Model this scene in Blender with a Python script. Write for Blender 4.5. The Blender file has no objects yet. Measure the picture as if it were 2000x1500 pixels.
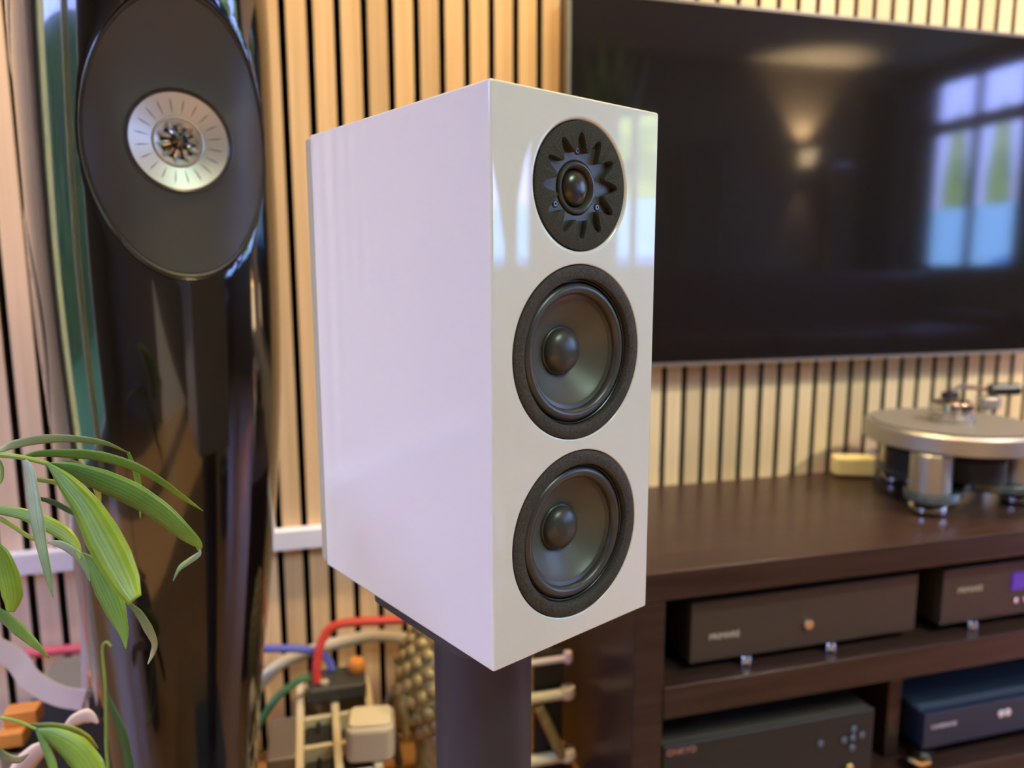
import bpy, bmesh, math, random
import numpy as np
from mathutils import Vector, Matrix
random.seed(7)
PI = math.pi
SC = bpy.context.scene
COL = SC.collection
H = 0.95                       # camera height
# ------------------------------------------------------------------ camera, world, lights, exposure
CAMF = Vector((0.2599968, 0.9542108, -0.14793041))
CAMR = Vector((0.96475173, -0.26315526, -0.00184703))
CAMU = Vector((0.04069112, 0.14223589, 0.98899605))
FPX = 1458.36
cam = bpy.data.cameras.new('camera'); camo = bpy.data.objects.new('camera', cam); COL.objects.link(camo)
m = Matrix(((CAMR.x, CAMU.x, -CAMF.x, 0), (CAMR.y, CAMU.y, -CAMF.y, 0), (CAMR.z, CAMU.z, -CAMF.z, H), (0, 0, 0, 1)))
camo.matrix_world = m
cam.sensor_width = 36.0; cam.lens = FPX * 36.0 / 2000.0
cam.clip_start = 0.05; cam.clip_end = 200
cam.dof.use_dof = True; cam.dof.focus_distance = 0.585; cam.dof.aperture_fstop = 3.6; cam.dof.aperture_blades = 0
SC.camera = camo
w = bpy.data.worlds.new('sky'); SC.world = w; w.use_nodes = True
nt = w.node_tree; nt.nodes.clear()
wo = nt.nodes.new('ShaderNodeOutputWorld'); bg = nt.nodes.new('ShaderNodeBackground')
tc = nt.nodes.new('ShaderNodeTexCoord'); sx = nt.nodes.new('ShaderNodeSeparateXYZ'); cr = nt.nodes.new('ShaderNodeValToRGB')
nt.links.new(tc.outputs['Generated'], sx.inputs[0]); nt.links.new(sx.outputs['Z'], cr.inputs[0])
cr.color_ramp.elements[0].position = 0.0; cr.color_ramp.elements[0].color = (0.38, 0.41, 1.0, 1)
cr.color_ramp.elements[1].position = 0.6; cr.color_ramp.elements[1].color = (0.24, 0.42, 1.0, 1)
nt.links.new(cr.outputs[0], bg.inputs[0]); bg.inputs[1].default_value = 15.0
nt.links.new(bg.outputs[0], wo.inputs[0])
SC.view_settings.view_transform = 'Standard'; SC.view_settings.look = 'None'
SC.view_settings.gamma = 1.0; SC.view_settings.use_curve_mapping = False
SC.view_settings.exposure = 0.3
try:
    SC.cycles.max_bounces = 8; SC.cycles.glossy_bounces = 5; SC.cycles.transmission_bounces = 6
    SC.cycles.transparent_max_bounces = 12; SC.cycles.sample_clamp_indirect = 6.0; SC.cycles.caustics_reflective = False
    SC.cycles.caustics_refractive = False; SC.cycles.blur_glossy = 0.5
except Exception:
    pass

def light(name, kind, loc, target, energy, color, size=0.1, size_y=None, portal=False, spot=None):
    l = bpy.data.lights.new(name, kind); l.energy = energy; l.color = color
    if kind == 'AREA':
        l.size = size
        if size_y: l.shape = 'RECTANGLE'; l.size_y = size_y
        if portal: l.cycles.is_portal = True
    elif kind == 'SPOT':
        l.spot_size = spot; l.spot_blend = 0.7; l.shadow_soft_size = size
    else:
        l.shadow_soft_size = size
    o = bpy.data.objects.new(name, l); COL.objects.link(o); o.location = loc
    o.rotation_euler = (Vector(target) - Vector(loc)).to_track_quat('-Z', 'Y').to_euler()
    return o
XL, XR, YB, YF, ZC = -2.3, 5.0, -2.7, 1.475, 2.6      # room shell
WIN_L = (-1.1, 1.22, 0.12, 2.35)                       # y0,y1,z0,z1 on wall_left
WIN_A = (-2.50, -1.60, 0.95, 2.5)                       # on wall_right
WIN_B = (-1.0, 1.0, 0.95, 2.5)
def portal(x, wn, sgn):
    y0, y1, z0, z1 = wn
    o = light('window_portal', 'AREA', (x + sgn * 0.03, (y0 + y1) / 2, (z0 + z1) / 2), (x + sgn, (y0 + y1) / 2, (z0 + z1) / 2), 1, (1, 1, 1), z1 - z0, y1 - y0, True)
    # track_quat('-Z','Y'): local Y is up, so x-size is along y
    o.data.size = y1 - y0; o.data.size_y = z1 - z0
light('sun', 'SUN', (0, 0, 8), (7.0, -4.0, 4.2), 24, (1.0, 0.93, 0.80), 0.01)
portal(XL, WIN_L, 1); portal(XR, WIN_A, -1); portal(XR, WIN_B, -1)

# ------------------------------------------------------------------ materials
MATS = {}
def mat(name, color, rough=0.5, metal=0.0, coat=0.0, coat_rough=0.03, spec=0.5, emit=None, bump=None, noise=None, trans=0.0):
    if name in MATS: return MATS[name]
    m = bpy.data.materials.new(name); m.use_nodes = True
    n = m.node_tree; b = n.nodes['Principled BSDF']
    b.inputs['Base Color'].default_value = (*color, 1); b.inputs['Roughness'].default_value = rough
    b.inputs['Metallic'].default_value = metal; b.inputs['Specular IOR Level'].default_value = spec
    b.inputs['Coat Weight'].default_value = coat; b.inputs['Coat Roughness'].default_value = coat_rough
    if trans: b.inputs['Transmission Weight'].default_value = trans
    if emit: b.inputs['Emission Color'].default_value = (*emit[0], 1); b.inputs['Emission Strength'].default_value = emit[1]
    if bump or noise:
        t = n.nodes.new('ShaderNodeTexCoord')
    if noise:                       # (scale vec, amount, second colour)
        mp = n.nodes.new('ShaderNodeMapping'); mp.inputs['Scale'].default_value = noise[0]
        nz = n.nodes.new('ShaderNodeTexNoise'); nz.inputs['Scale'].default_value = 1.0; nz.inputs['Detail'].default_value = 5
        mx = n.nodes.new('ShaderNodeMix'); mx.data_type = 'RGBA'
        rp = n.nodes.new('ShaderNodeMapRange'); rp.inputs[1].default_value = 0.35; rp.inputs[2].default_value = 0.65
        rp.inputs[4].default_value = noise[1]
        n.links.new(t.outputs['Object'], mp.inputs[0]); n.links.new(mp.outputs[0], nz.inputs['Vector'])
        n.links.new(nz.outputs[0], rp.inputs[0]); n.links.new(rp.outputs[0], mx.inputs['Factor'])
        mx.inputs[6].default_value = (*color, 1); mx.inputs[7].default_value = (*noise[2], 1)
        n.links.new(mx.outputs[2], b.inputs['Base Color'])
    if bump:                        # (scale, strength, distance)
        nb = n.nodes.new('ShaderNodeTexNoise'); nb.inputs['Scale'].default_value = bump[0]; nb.inputs['Detail'].default_value = 3
        bp = n.nodes.new('ShaderNodeBump'); bp.inputs['Strength'].default_value = bump[1]; bp.inputs['Distance'].default_value = bump[2]
        n.links.new(t.outputs['Object'], nb.inputs['Vector']); n.links.new(nb.outputs[0], bp.inputs['Height']); n.links.new(bp.outputs[0], b.inputs['Normal'])
    MATS[name] = m
    return m
def wood_slat_mat(name, ca, cb_):
    m = mat(name, ca, 0.5)
    n = m.node_tree; b = n.nodes['Principled BSDF']
    oi = n.nodes.new('ShaderNodeObjectInfo'); t = n.nodes.new('ShaderNodeTexCoord')
    mp = n.nodes.new('ShaderNodeMapping'); mp.inputs['Scale'].default_value = (90, 20, 2.2)
    ad = n.nodes.new('ShaderNodeVectorMath'); ad.operation = 'ADD'
    sc = n.nodes.new('ShaderNodeVectorMath'); sc.operation = 'SCALE'; sc.inputs['Scale'].default_value = 9.0
    cx = n.nodes.new('ShaderNodeCombineXYZ')
    for i in range(3): n.links.new(oi.outputs['Random'], cx.inputs[i])
    n.links.new(cx.outputs[0], sc.inputs[0]); n.links.new(t.outputs['Object'], ad.inputs[0]); n.links.new(sc.outputs[0], ad.inputs[1])
    nz = n.nodes.new('ShaderNodeTexNoise'); nz.inputs['Scale'].default_value = 1; nz.inputs['Detail'].default_value = 6
    n.links.new(ad.outputs[0], mp.inputs[0]); n.links.new(mp.outputs[0], nz.inputs['Vector'])
    r1 = n.nodes.new('ShaderNodeValToRGB'); r1.color_ramp.elements[0].position = 0.3; r1.color_ramp.elements[0].color = (*ca, 1)
    r1.color_ramp.elements[1].position = 0.7; r1.color_ramp.elements[1].color = (*cb_, 1)
    n.links.new(nz.outputs[0], r1.inputs[0])
    hs = n.nodes.new('ShaderNodeHueSaturation'); mr = n.nodes.new('ShaderNodeMapRange')
    mr.inputs[3].default_value = 0.86; mr.inputs[4].default_value = 1.12
    n.links.new(oi.outputs['Random'], mr.inputs[0]); n.links.new(mr.outputs[0], hs.inputs['Value']); n.links.new(r1.outputs[0], hs.inputs['Color'])
    n.links.new(hs.outputs[0], b.inputs['Base Color'])
    return m
M_SLAT = wood_slat_mat('oak_slat', (0.66, 0.42, 0.20), (0.80, 0.54, 0.30))
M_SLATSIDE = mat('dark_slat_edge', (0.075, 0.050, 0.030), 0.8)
M_SLATP = wood_slat_mat('oak_slat_lit_tint', (0.80, 0.58, 0.31), (0.93, 0.71, 0.42))  # frontal light on the right-hand slats is put into this paler oak
M_SLATO = wood_slat_mat('oak_slat_lamp_tint', (0.78, 0.46, 0.19), (0.88, 0.56, 0.28))
M_SLATL = wood_slat_mat('oak_slat_daylight_tint', (0.76, 0.55, 0.36), (0.88, 0.66, 0.46))  # pinkish daylight on the left is put into this oak
M_FELT = mat('black_felt', (0.012, 0.011, 0.011), 0.95, spec=0.1)
M_WHITE = mat('white_gloss_lacquer', (0.80, 0.80, 0.79), 0.45, coat=1.0, coat_rough=0.015)
MATS['white_gloss_lacquer'].node_tree.nodes['Principled BSDF'].inputs['Coat IOR'].default_value = 1.62
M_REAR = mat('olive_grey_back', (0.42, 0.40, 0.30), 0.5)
M_FOAM = mat('black_foam', (0.035, 0.034, 0.031), 0.9, spec=0.25, bump=(1400, 0.6, 0.0006), noise=((900, 900, 900), 0.9, (0.075, 0.075, 0.068)))
M_FLANGE = mat('grained_black_flange', (0.030, 0.027, 0.024), 0.7, spec=0.35, bump=(900, 0.7, 0.0006), noise=((700, 700, 700), 0.8, (0.075, 0.065, 0.055)))
M_WGUIDE = mat('satin_black_plate', (0.064, 0.058, 0.050), 0.38, spec=0.55)
M_RUBBER = mat('soft_black_rubber', (0.050, 0.047, 0.043), 0.33, spec=0.55)
M_CONE = mat('dark_grey_cone', (0.085, 0.083, 0.074), 0.42, spec=0.6, bump=(900, 0.15, 0.0003))
M_DOME = mat('black_coated_dome', (0.030, 0.024, 0.020), 0.27, spec=0.7)
M_BLKMET = mat('black_metal_ring', (0.05, 0.055, 0.06), 0.3, metal=0.7)
M_SCREW = mat('screw_steel', (0.30, 0.29, 0.28), 0.35, metal=1.0)
M_BLACK = mat('matte_black', (0.012, 0.012, 0.012), 0.6)
M_STAND = mat('black_powder_coat', (0.035, 0.031, 0.038), 0.55, spec=0.5, bump=(600, 0.15, 0.0004))
M_PIANO = mat('piano_black_lacquer', (0.004, 0.0035, 0.0035), 0.12, coat=1.0, coat_rough=0.01, spec=0.5)
M_FLARE = mat('satin_black_flare', (0.044, 0.039, 0.036), 0.45, spec=0.5)
M_SILVER = mat('satin_silver_cone', (0.60, 0.57, 0.53), 0.4, metal=0.6)
M_SLIT = mat('grey_slit', (0.22, 0.21, 0.20), 0.5, metal=0.3)
M_CHROME = mat('chrome', (0.72, 0.72, 0.72), 0.12, metal=1.0)
M_ALU = mat('brushed_aluminium', (0.50, 0.49, 0.46), 0.42, metal=0.9)
M_ALUD = mat('grey_platter_mat', (0.16, 0.15, 0.14), 0.6)
M_WALNUT = mat('dark_walnut', (0.030, 0.016, 0.0125), 0.30, spec=0.25, coat=0.06, coat_rough=0.15, noise=((3, 60, 60), 0.8, (0.052, 0.029, 0.023)))
M_HIFI = mat('black_brushed_fascia', (0.055, 0.045, 0.037), 0.42, metal=0.2)
M_HIFI2 = mat('blue_black_fascia', (0.03, 0.045, 0.085), 0.4, metal=0.4)
M_RIB = mat('blue_grey_lid', (0.11, 0.15, 0.22), 0.4, metal=0.4)
M_PRINT = mat('pale_print', (0.55, 0.52, 0.40), 0.5)
M_REDPRINT = mat('copper_print', (0.45, 0.20, 0.14), 0.5)
M_DISP = mat('violet_display', (0.01, 0.01, 0.03), 0.2, emit=((0.10, 0.02, 0.55), 0.5))
M_SCREEN = mat('black_glass_screen', (0.009, 0.008, 0.009), 0.06, spec=0.75)
M_BEZEL = mat('grey_bezel', (0.22, 0.19, 0.17), 0.4, metal=0.5)
M_PLASTER = mat('taupe_plaster', (0.22, 0.19, 0.16), 0.85, bump=(120, 0.1, 0.002))
M_CEIL = mat('white_ceiling', (0.62, 0.60, 0.57), 0.9)
M_FLOOR = mat('honey_oak_floor', (0.36, 0.19, 0.07), 0.35, noise=((4, 50, 50), 0.8, (0.30, 0.13, 0.035)))
M_FRAME = mat('grey_window_frame', (0.30, 0.29, 0.28), 0.4)
M_TRIM = mat('white_plastic', (0.72, 0.68, 0.74), 0.45)
M_IVORY = mat('ivory_plastic', (0.70, 0.60, 0.42), 0.4)
M_BEIGE = mat('beige_plastic', (0.50, 0.42, 0.30), 0.4)
M_RED = mat('red_cable', (0.62, 0.045, 0.03), 0.45)
M_PINK = mat('pink_cable', (0.70, 0.10, 0.14), 0.45)
M_BLUE = mat('blue_cable', (0.09, 0.10, 0.42), 0.45)
M_GREEN = mat('green_cable', (0.06, 0.16, 0.06), 0.45)
M_BLUEGREY = mat('grey_blue_cable', (0.25, 0.25, 0.33), 0.45)
M_ORANGE = mat('orange_connector', (0.75, 0.27, 0.05), 0.45)
M_RIBBON = mat('white_ribbon_cable', (0.74, 0.62, 0.60), 0.5)
M_TAUPE = mat('taupe_metal', (0.26, 0.22, 0.20), 0.35, metal=0.5)
M_DKGREY = mat('dark_grey_box', (0.05, 0.048, 0.046), 0.5)
M_GREYTOP = mat('grey_fabric_top', (0.20, 0.18, 0.15), 0.8)
M_BRONZE = mat('antique_gold_bronze', (0.42, 0.32, 0.14), 0.42, metal=0.35, noise=((60, 60, 60), 0.9, (0.24, 0.18, 0.08)))
M_BRASS = mat('polished_brass', (0.85, 0.68, 0.30), 0.2, metal=1.0)
M_SOFA = mat('brown_leather', (0.115, 0.035, 0.018), 0.45, bump=(60, 0.2, 0.003))
M_CURT = mat('pale_curtain', (0.36, 0.36, 0.40), 0.9)
M_CURTD = mat('dark_curtain', (0.045, 0.045, 0.06), 0.9)
M_CREAM = mat('cream_throw', (0.55, 0.48, 0.42), 0.9)
M_POT = mat('dark_ceramic', (0.05, 0.045, 0.04), 0.3)
M_SOIL = mat('potting_soil', (0.03, 0.02, 0.012), 0.95)
M_DRY = mat('dry_leaf', (0.72, 0.52, 0.42), 0.6)
M_STEM = mat('green_stem', (0.20, 0.30, 0.05), 0.45)
M_FENCE = mat('pale_blue_wall', (0.25, 0.50, 0.80), 0.8)
M_HEDGE = mat('yellow_green_foliage', (0.28, 0.36, 0.05), 0.8, noise=((3, 3, 3), 1.0, (0.10, 0.20, 0.04)))
M_LAWN = mat('grass', (0.10, 0.18, 0.04), 0.9)
M_SHADE = mat('lamp_shade_glow', (0.9, 0.8, 0.6), 0.5, emit=((1.0, 0.72, 0.40), 6.0))
M_SPOTL = mat('spot_lens_glow', (0.9, 0.8, 0.6), 0.5, emit=((1.0, 0.75, 0.42), 5.0))
def glass_mat():
    m = bpy.data.materials.new('window_glass'); m.use_nodes = True; n = m.node_tree; n.nodes.clear()
    o = n.nodes.new('ShaderNodeOutputMaterial'); mx = n.nodes.new('ShaderNodeMixShader'); tr = n.nodes.new('ShaderNodeBsdfTransparent')
    gl = n.nodes.new('ShaderNodeBsdfGlossy'); gl.inputs['Roughness'].default_value = 0.0; fr = n.nodes.new('ShaderNodeFresnel'); fr.inputs[0].default_value = 1.45
    gm = n.nodes.new('ShaderNodeNewGeometry'); mr = n.nodes.new('ShaderNodeMapRange'); mr.inputs[3].default_value = 1.45; mr.inputs[4].default_value = 1 / 1.45
    n.links.new(gm.outputs['Backfacing'], mr.inputs[0]); n.links.new(mr.outputs[0], fr.inputs[0])      # single sheet: same reflectance from both sides
    n.links.new(fr.outputs[0], mx.inputs[0]); n.links.new(tr.outputs[0], mx.inputs[1]); n.links.new(gl.outputs[0], mx.inputs[2]); n.links.new(mx.outputs[0], o.inputs[0])
    return m
M_GLASS = glass_mat()
def leaf_mat(name, ca, cb, cv, rough=0.33, trans=0.35, nv=7.0):
    """palm leaflet: long parallel veins along V, colour runs from ca (base) to cb (tip)"""
    m = bpy.data.materials.new(name); m.use_nodes = True; n = m.node_tree; b = n.nodes['Principled BSDF']; out = n.nodes['Material Output']
    uv = n.nodes.new('ShaderNodeTexCoord'); sp = n.nodes.new('ShaderNodeSeparateXYZ'); n.links.new(uv.outputs['UV'], sp.inputs[0])
    mu = n.nodes.new('ShaderNodeMath'); mu.operation = 'MULTIPLY'; mu.inputs[1].default_value = nv * 2 * PI; n.links.new(sp.outputs['X'], mu.inputs[0])
    sn = n.nodes.new('ShaderNodeMath'); sn.operation = 'COSINE'; n.links.new(mu.outputs[0], sn.inputs[0])
    r = n.nodes.new('ShaderNodeMapRange'); r.inputs[1].default_value = 0.86; r.inputs[2].default_value = 1.0; n.links.new(sn.outputs[0], r.inputs[0])
    g = n.nodes.new('ShaderNodeMix'); g.data_type = 'RGBA'; g.inputs[6].default_value = (*ca, 1); g.inputs[7].default_value = (*cb, 1); n.links.new(sp.outputs['Y'], g.inputs['Factor'])
    v = n.nodes.new('ShaderNodeMix'); v.data_type = 'RGBA'; v.inputs[7].default_value = (*cv, 1)
    n.links.new(g.outputs[2], v.inputs[6])
    vm = n.nodes.new('ShaderNodeMath'); vm.operation = 'MULTIPLY'; vm.inputs[1].default_value = 0.6; n.links.new(r.outputs[0], vm.inputs[0]); n.links.new(vm.outputs[0], v.inputs['Factor'])
    nz = n.nodes.new('ShaderNodeTexNoise'); nz.inputs['Scale'].default_value = 55; n.links.new(uv.outputs['Object'], nz.inputs['Vector'])
    hs = n.nodes.new('ShaderNodeHueSaturation'); mr = n.nodes.new('ShaderNodeMapRange'); mr.inputs[3].default_value = 0.75; mr.inputs[4].default_value = 1.25
    n.links.new(nz.outputs[0], mr.inputs[0]); n.links.new(mr.outputs[0], hs.inputs['Value']); n.links.new(v.outputs[2], hs.inputs['Color'])
    n.links.new(hs.outputs[0], b.inputs['Base Color']); b.inputs['Roughness'].default_value = rough; b.inputs['Specular IOR Level'].default_value = 0.6
    bp = n.nodes.new('ShaderNodeBump'); bp.inputs['Strength'].default_value = 0.25; bp.inputs['Distance'].default_value = 0.0003
    n.links.new(sn.outputs[0], bp.inputs['Height']); n.links.new(bp.outputs[0], b.inputs['Normal'])
    tl = n.nodes.new('ShaderNodeBsdfTranslucent'); n.links.new(hs.outputs[0], tl.inputs[0]); mx = n.nodes.new('ShaderNodeMixShader'); mx.inputs[0].default_value = trans
    n.links.new(b.outputs[0], mx.inputs[1]); n.links.new(tl.outputs[0], mx.inputs[2]); n.links.new(mx.outputs[0], out.inputs[0])
    return m
L_GREEN = leaf_mat('leaf_green', (0.13, 0.29, 0.07), (0.28, 0.46, 0.04), (0.45, 0.58, 0.30))
L_BRIGHT = leaf_mat('leaf_bright', (0.16, 0.33, 0.03), (0.36, 0.50, 0.03), (0.42, 0.56, 0.15))
L_YELLOW = leaf_mat('leaf_yellow_tip', (0.14, 0.28, 0.04), (0.62, 0.50, 0.05), (0.5, 0.5, 0.2))
L_PALE = leaf_mat('leaf_painted_sheen', (0.48, 0.55, 0.46), (0.17, 0.34, 0.05), (0.75, 0.78, 0.72), rough=0.25)  # silvery reflected sheen is put into the base colour
L_DARK = leaf_mat('leaf_dark', (0.04, 0.09, 0.02), (0.07, 0.14, 0.03), (0.10, 0.18, 0.05))
L_CREAMTIP = leaf_mat('leaf_cream_tip', (0.10, 0.20, 0.04), (0.60, 0.50, 0.28), (0.3, 0.36, 0.15))

# ------------------------------------------------------------------ mesh helpers
class MB:
    def __init__(s): s.v = []; s.f = []; s.uv = None
    def add(s, vs, fs):
        o = len(s.v); s.v += [tuple(p) for p in vs]; s.f += [tuple(i + o for i in f) for f in fs]; return s
    def box(s, x0, x1, y0, y1, z0, z1, rz=0, c=None):
        vs = [(x, y, z) for z in (z0, z1) for y in (y0, y1) for x in (x0, x1)]
        if rz:
            cx, cy = c or ((x0 + x1) / 2, (y0 + y1) / 2); ca, sa = math.cos(rz), math.sin(rz)
            vs = [(cx + (x - cx) * ca - (y - cy) * sa, cy + (x - cx) * sa + (y - cy) * ca, z) for x, y, z in vs]
        return s.add(vs, [(0, 2, 3, 1), (4, 5, 7, 6), (0, 1, 5, 4), (1, 3, 7, 5), (3, 2, 6, 7), (2, 0, 4, 6)])
    def lathe(s, prof, c=(0, 0, 0), axis='z', n=48, closed=False, sq=(1, 1)):
        """prof: (r, h) pairs; axis z: h up; axis y: h along +y"""
        rings = []; vs = []
        for r, h in prof:
            if r < 1e-6:
                rings.append([len(vs)]); vs.append((0, 0, h))
            else:
                rings.append(list(range(len(vs), len(vs) + n)))
                vs += [(r * sq[0] * math.cos(2 * PI * i / n), r * sq[1] * math.sin(2 * PI * i / n), h) for i in range(n)]
        fs = []
        pr = list(zip(rings[:-1], rings[1:])) + ([(rings[-1], rings[0])] if closed else [])
        for a, b in pr:
            if len(a) == 1 and len(b) == 1: continue
            for i in range(n):
                j = (i + 1) % n
                if len(a) == 1: fs.append((a[0], b[j], b[i]))
                elif len(b) == 1: fs.append((a[i], a[j], b[0]))
                else: fs.append((a[i], a[j], b[j], b[i]))
        if axis == 'y': vs = [(x, h, z) for x, z, h in vs]
        elif axis == 'x': vs = [(h, x, z) for x, z, h in vs]
        vs = [(x + c[0], y + c[1], z + c[2]) for x, y, z in vs]
        return s.add(vs, fs)
    def cyl(s, r, h0, h1, c=(0, 0, 0), axis='z', n=24, bev=0.0):
        b = min(bev, r * 0.4)
        p = [(0, h0), (r - b, h0), (r, h0 + b), (r, h1 - b), (r - b, h1), (0, h1)] if b else [(0, h0), (r, h0), (r, h1), (0, h1)]
        return s.lathe(p, c, axis, n)
    def tube(s, pts, r, n=8, rads=None):
        P = [Vector(p) for p in pts]; vs = []; k = len(P); up = Vector((0.13, 0.27, 0.95)).normalized()
        for i, p in enumerate(P):
            t = (P[min(i + 1, k - 1)] - P[max(i - 1, 0)]).normalized()
            a = t.cross(up)
            if a.length < 0.05: a = t.cross(Vector((1, 0, 0)))
            a.normalize(); b = t.cross(a); rr = rads[i] if rads else r
            vs += [p + a * rr * math.cos(2 * PI * j / n) + b * rr * math.sin(2 * PI * j / n) for j in range(n)]
        fs = [(i * n + j, i * n + (j + 1) % n, (i + 1) * n + (j + 1) % n, (i + 1) * n + j) for i in range(k - 1) for j in range(n)]
        fs += [tuple(range(n - 1, -1, -1)), tuple((k - 1) * n + j for j in range(n))]
        return s.add(vs, fs)
    def prism(s, outline, z0, z1):
        n = len(outline)
        return s.add([(x, y, z0) for x, y in outline] + [(x, y, z1) for x, y in outline],
                     [tuple(range(n - 1, -1, -1)), tuple(range(n, 2 * n))] + [(i, (i + 1) % n, n + (i + 1) % n, n + i) for i in range(n)])
    def build(s, name, m, parent=None, bevel=0.0, seg=2, angle=35, smooth=True, loc=None, rot=None):
        me = bpy.data.meshes.new(name); me.from_pydata(s.v, [], s.f)
        bm = bmesh.new(); bm.from_mesh(me)
        bmesh.ops.recalc_face_normals(bm, faces=bm.faces)
        bm.to_mesh(me); bm.free()
        if s.uv:
            l = me.uv_layers.new(name='UVMap')
            for lp in me.loops: l.data[lp.index].uv = s.uv[lp.vertex_index]
        me.materials.append(m)
        if smooth:
            me.polygons.foreach_set('use_smooth', [True] * len(me.polygons))
            me.set_sharp_from_angle(angle=math.radians(angle))
        o = bpy.data.objects.new(name, me); COL.objects.link(o)
        if parent: o.parent = parent
        if loc: o.location = loc
        if rot: o.rotation_euler = rot
        if bevel:
            b = o.modifiers.new('bevel', 'BEVEL'); b.width = bevel; b.segments = seg; b.limit_method = 'ANGLE'; b.angle_limit = math.radians(40)
            b.harden_normals = True
        return o
def catmull(pts, n=8):
    P = [Vector(p) for p in pts]; P = [P[0] * 2 - P[1]] + P + [P[-1] * 2 - P[-2]]; out = []
    for i in range(1, len(P) - 2):
        a, b, c, d = P[i - 1:i + 3]
        for k in range(n):
            t = k / n
            out.append(0.5 * ((2 * b) + (c - a) * t + (2 * a - 5 * b + 4 * c - d) * t * t + (3 * b - a - 3 * c + d) * t ** 3))
    out.append(P[-2]); return out
def tag(o, label=None, cat=None, group=None, kind=None):
    if label: o['label'] = label
    if cat: o['category'] = cat
    if group: o['group'] = group
    if kind: o['kind'] = kind
    return o
def thing(name, label, cat, loc=(0, 0, 0), rz=0, group=None):
    o = bpy.data.objects.new(name, None); COL.objects.link(o); o.location = loc; o.rotation_euler = (0, 0, rz); o.empty_display_size = 0.05
    return tag(o, label, cat, group)
def copy_tree(o, parent=None):
    c = o.copy(); COL.objects.link(c); c.parent = parent
    for ch in [x for x in bpy.data.objects if x.parent == o]: copy_tree(ch, c)
    return c
def text(s, size, name, m, parent, loc, rot=(PI / 2, 0, 0), ext=0.0004):
    cu = bpy.data.curves.new(name, 'FONT'); cu.body = s; cu.size = size; cu.extrude = ext; cu.align_x = 'CENTER'; cu.align_y = 'CENTER'
    t = bpy.data.objects.new(name + '_tmp', cu); COL.objects.link(t)
    me = bpy.data.meshes.new_from_object(t.evaluated_get(bpy.context.evaluated_depsgraph_get()))
    bpy.data.objects.remove(t); me.materials.clear(); me.materials.append(m)
    o = bpy.data.objects.new(name, me); COL.objects.link(o); o.parent = parent; o.location = loc; o.rotation_euler = rot
    return o
def at(px, py, depth):
    """point of the room seen at a pixel of the photograph, depth metres along the view axis"""
    return Vector((0, 0, H)) + (CAMF + CAMR * ((px - 1000) / FPX) + CAMU * ((750 - py) / FPX)) * depth
def atY(px, py, Y):
    d = CAMF + CAMR * ((px - 1000) / FPX) + CAMU * ((750 - py) / FPX)
    return Vector((0, 0, H)) + d * (Y / d.y)
def struct(name, mb, m, **k): return tag(mb.build(name, m, **k), kind='structure')

# ------------------------------------------------------------------ room shell
struct('floor', MB().box(XL - .1, XR + .1, YB - .1, YF + .1, -0.1, 0), M_FLOOR)
struct('ceiling', MB().box(XL - .1, XR + .1, YB - .1, YF + .1, ZC, ZC + 0.1), M_CEIL)
wf = struct('wall_front', MB().box(XL - .1, XR + .1, YF, YF + 0.1, 0, ZC), M_FELT)
struct('wall_back', MB().box(XL - .1, XR + .1, YB - 0.1, YB, 0, ZC), M_PLASTER)
def wall_with_windows(name, x0, x1, wins, m):
    b = MB(); ys = YB
    for y0, y1, z0, z1 in sorted(wins):
        b.box(x0, x1, ys, y0, 0, ZC); b.box(x0, x1, y0, y1, 0, z0); b.box(x0, x1, y0, y1, z1, ZC); ys = y1
    b.box(x0, x1, ys, YF, 0, ZC)
    return struct(name, b, m)
wall_with_windows('wall_left', XL - 0.1, XL, [WIN_L], M_PLASTER)
wall_with_windows('wall_right', XR, XR + 0.1, [WIN_A, WIN_B], M_PLASTER)
def window(name, xc, wn, mull, trans):
    y0, y1, z0, z1 = wn; f = 0.05
    b = MB(); xa, xb = xc - 0.03, xc + 0.03
    b.box(xa, xb, y0, y1, z0, z0 + f).box(xa, xb, y0, y1, z1 - f, z1).box(xa, xb, y0, y0 + f, z0 + f, z1 - f).box(xa, xb, y1 - f, y1, z0 + f, z1 - f)
    o = struct(name, b, M_FRAME)
    for q in mull: MB().box(xa, xb, q - 0.02, q + 0.02, z0 + f, z1 - f).build('mullion', M_FRAME, o)
    for q in trans: MB().box(xa - 0.002, xb + 0.002, y0 + f, y1 - f, q - 0.05, q + 0.05).build('transom', M_FRAME, o)
    MB().add([(xc, y0 + f, z0 + f), (xc, y1 - f, z0 + f), (xc, y1 - f, z1 - f), (xc, y0 + f, z1 - f)], [(0, 1, 2, 3)]).build('pane', M_GLASS, o)
    return o
window('window_1', XL - 0.05, WIN_L, [-0.1], [])
window('window_2', XR + 0.05, WIN_A, [-2.06], [2.1])
window('window_3', XR + 0.05, WIN_B, [-0.83, -0.05], [2.1])
# slatted wall: one part per slat, recessed felt between
SP = 0.0474
k0 = int(math.floor((XL + 0.023) / SP)) + 1; k1 = int((XR + 0.023) / SP)
slat_me = {}
for k in range(k0, k1):
    xa = -0.023 + k * SP + 0.0062; xb = xa + SP - 0.0124
    ms = M_SLATL if xa < -0.3 else M_SLAT if xa < 0.66 else M_SLATP if xa < 9 else M_SLATO      # paler right, pinker left: light on the wall put into the oak
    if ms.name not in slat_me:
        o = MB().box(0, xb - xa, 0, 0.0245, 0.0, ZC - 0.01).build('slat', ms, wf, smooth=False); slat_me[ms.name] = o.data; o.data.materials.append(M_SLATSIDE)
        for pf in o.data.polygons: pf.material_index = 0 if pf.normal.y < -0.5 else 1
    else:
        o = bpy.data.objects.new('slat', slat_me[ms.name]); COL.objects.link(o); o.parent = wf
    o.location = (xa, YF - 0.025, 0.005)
YS = YF - 0.025                                     # slat faces at 1.45
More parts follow.
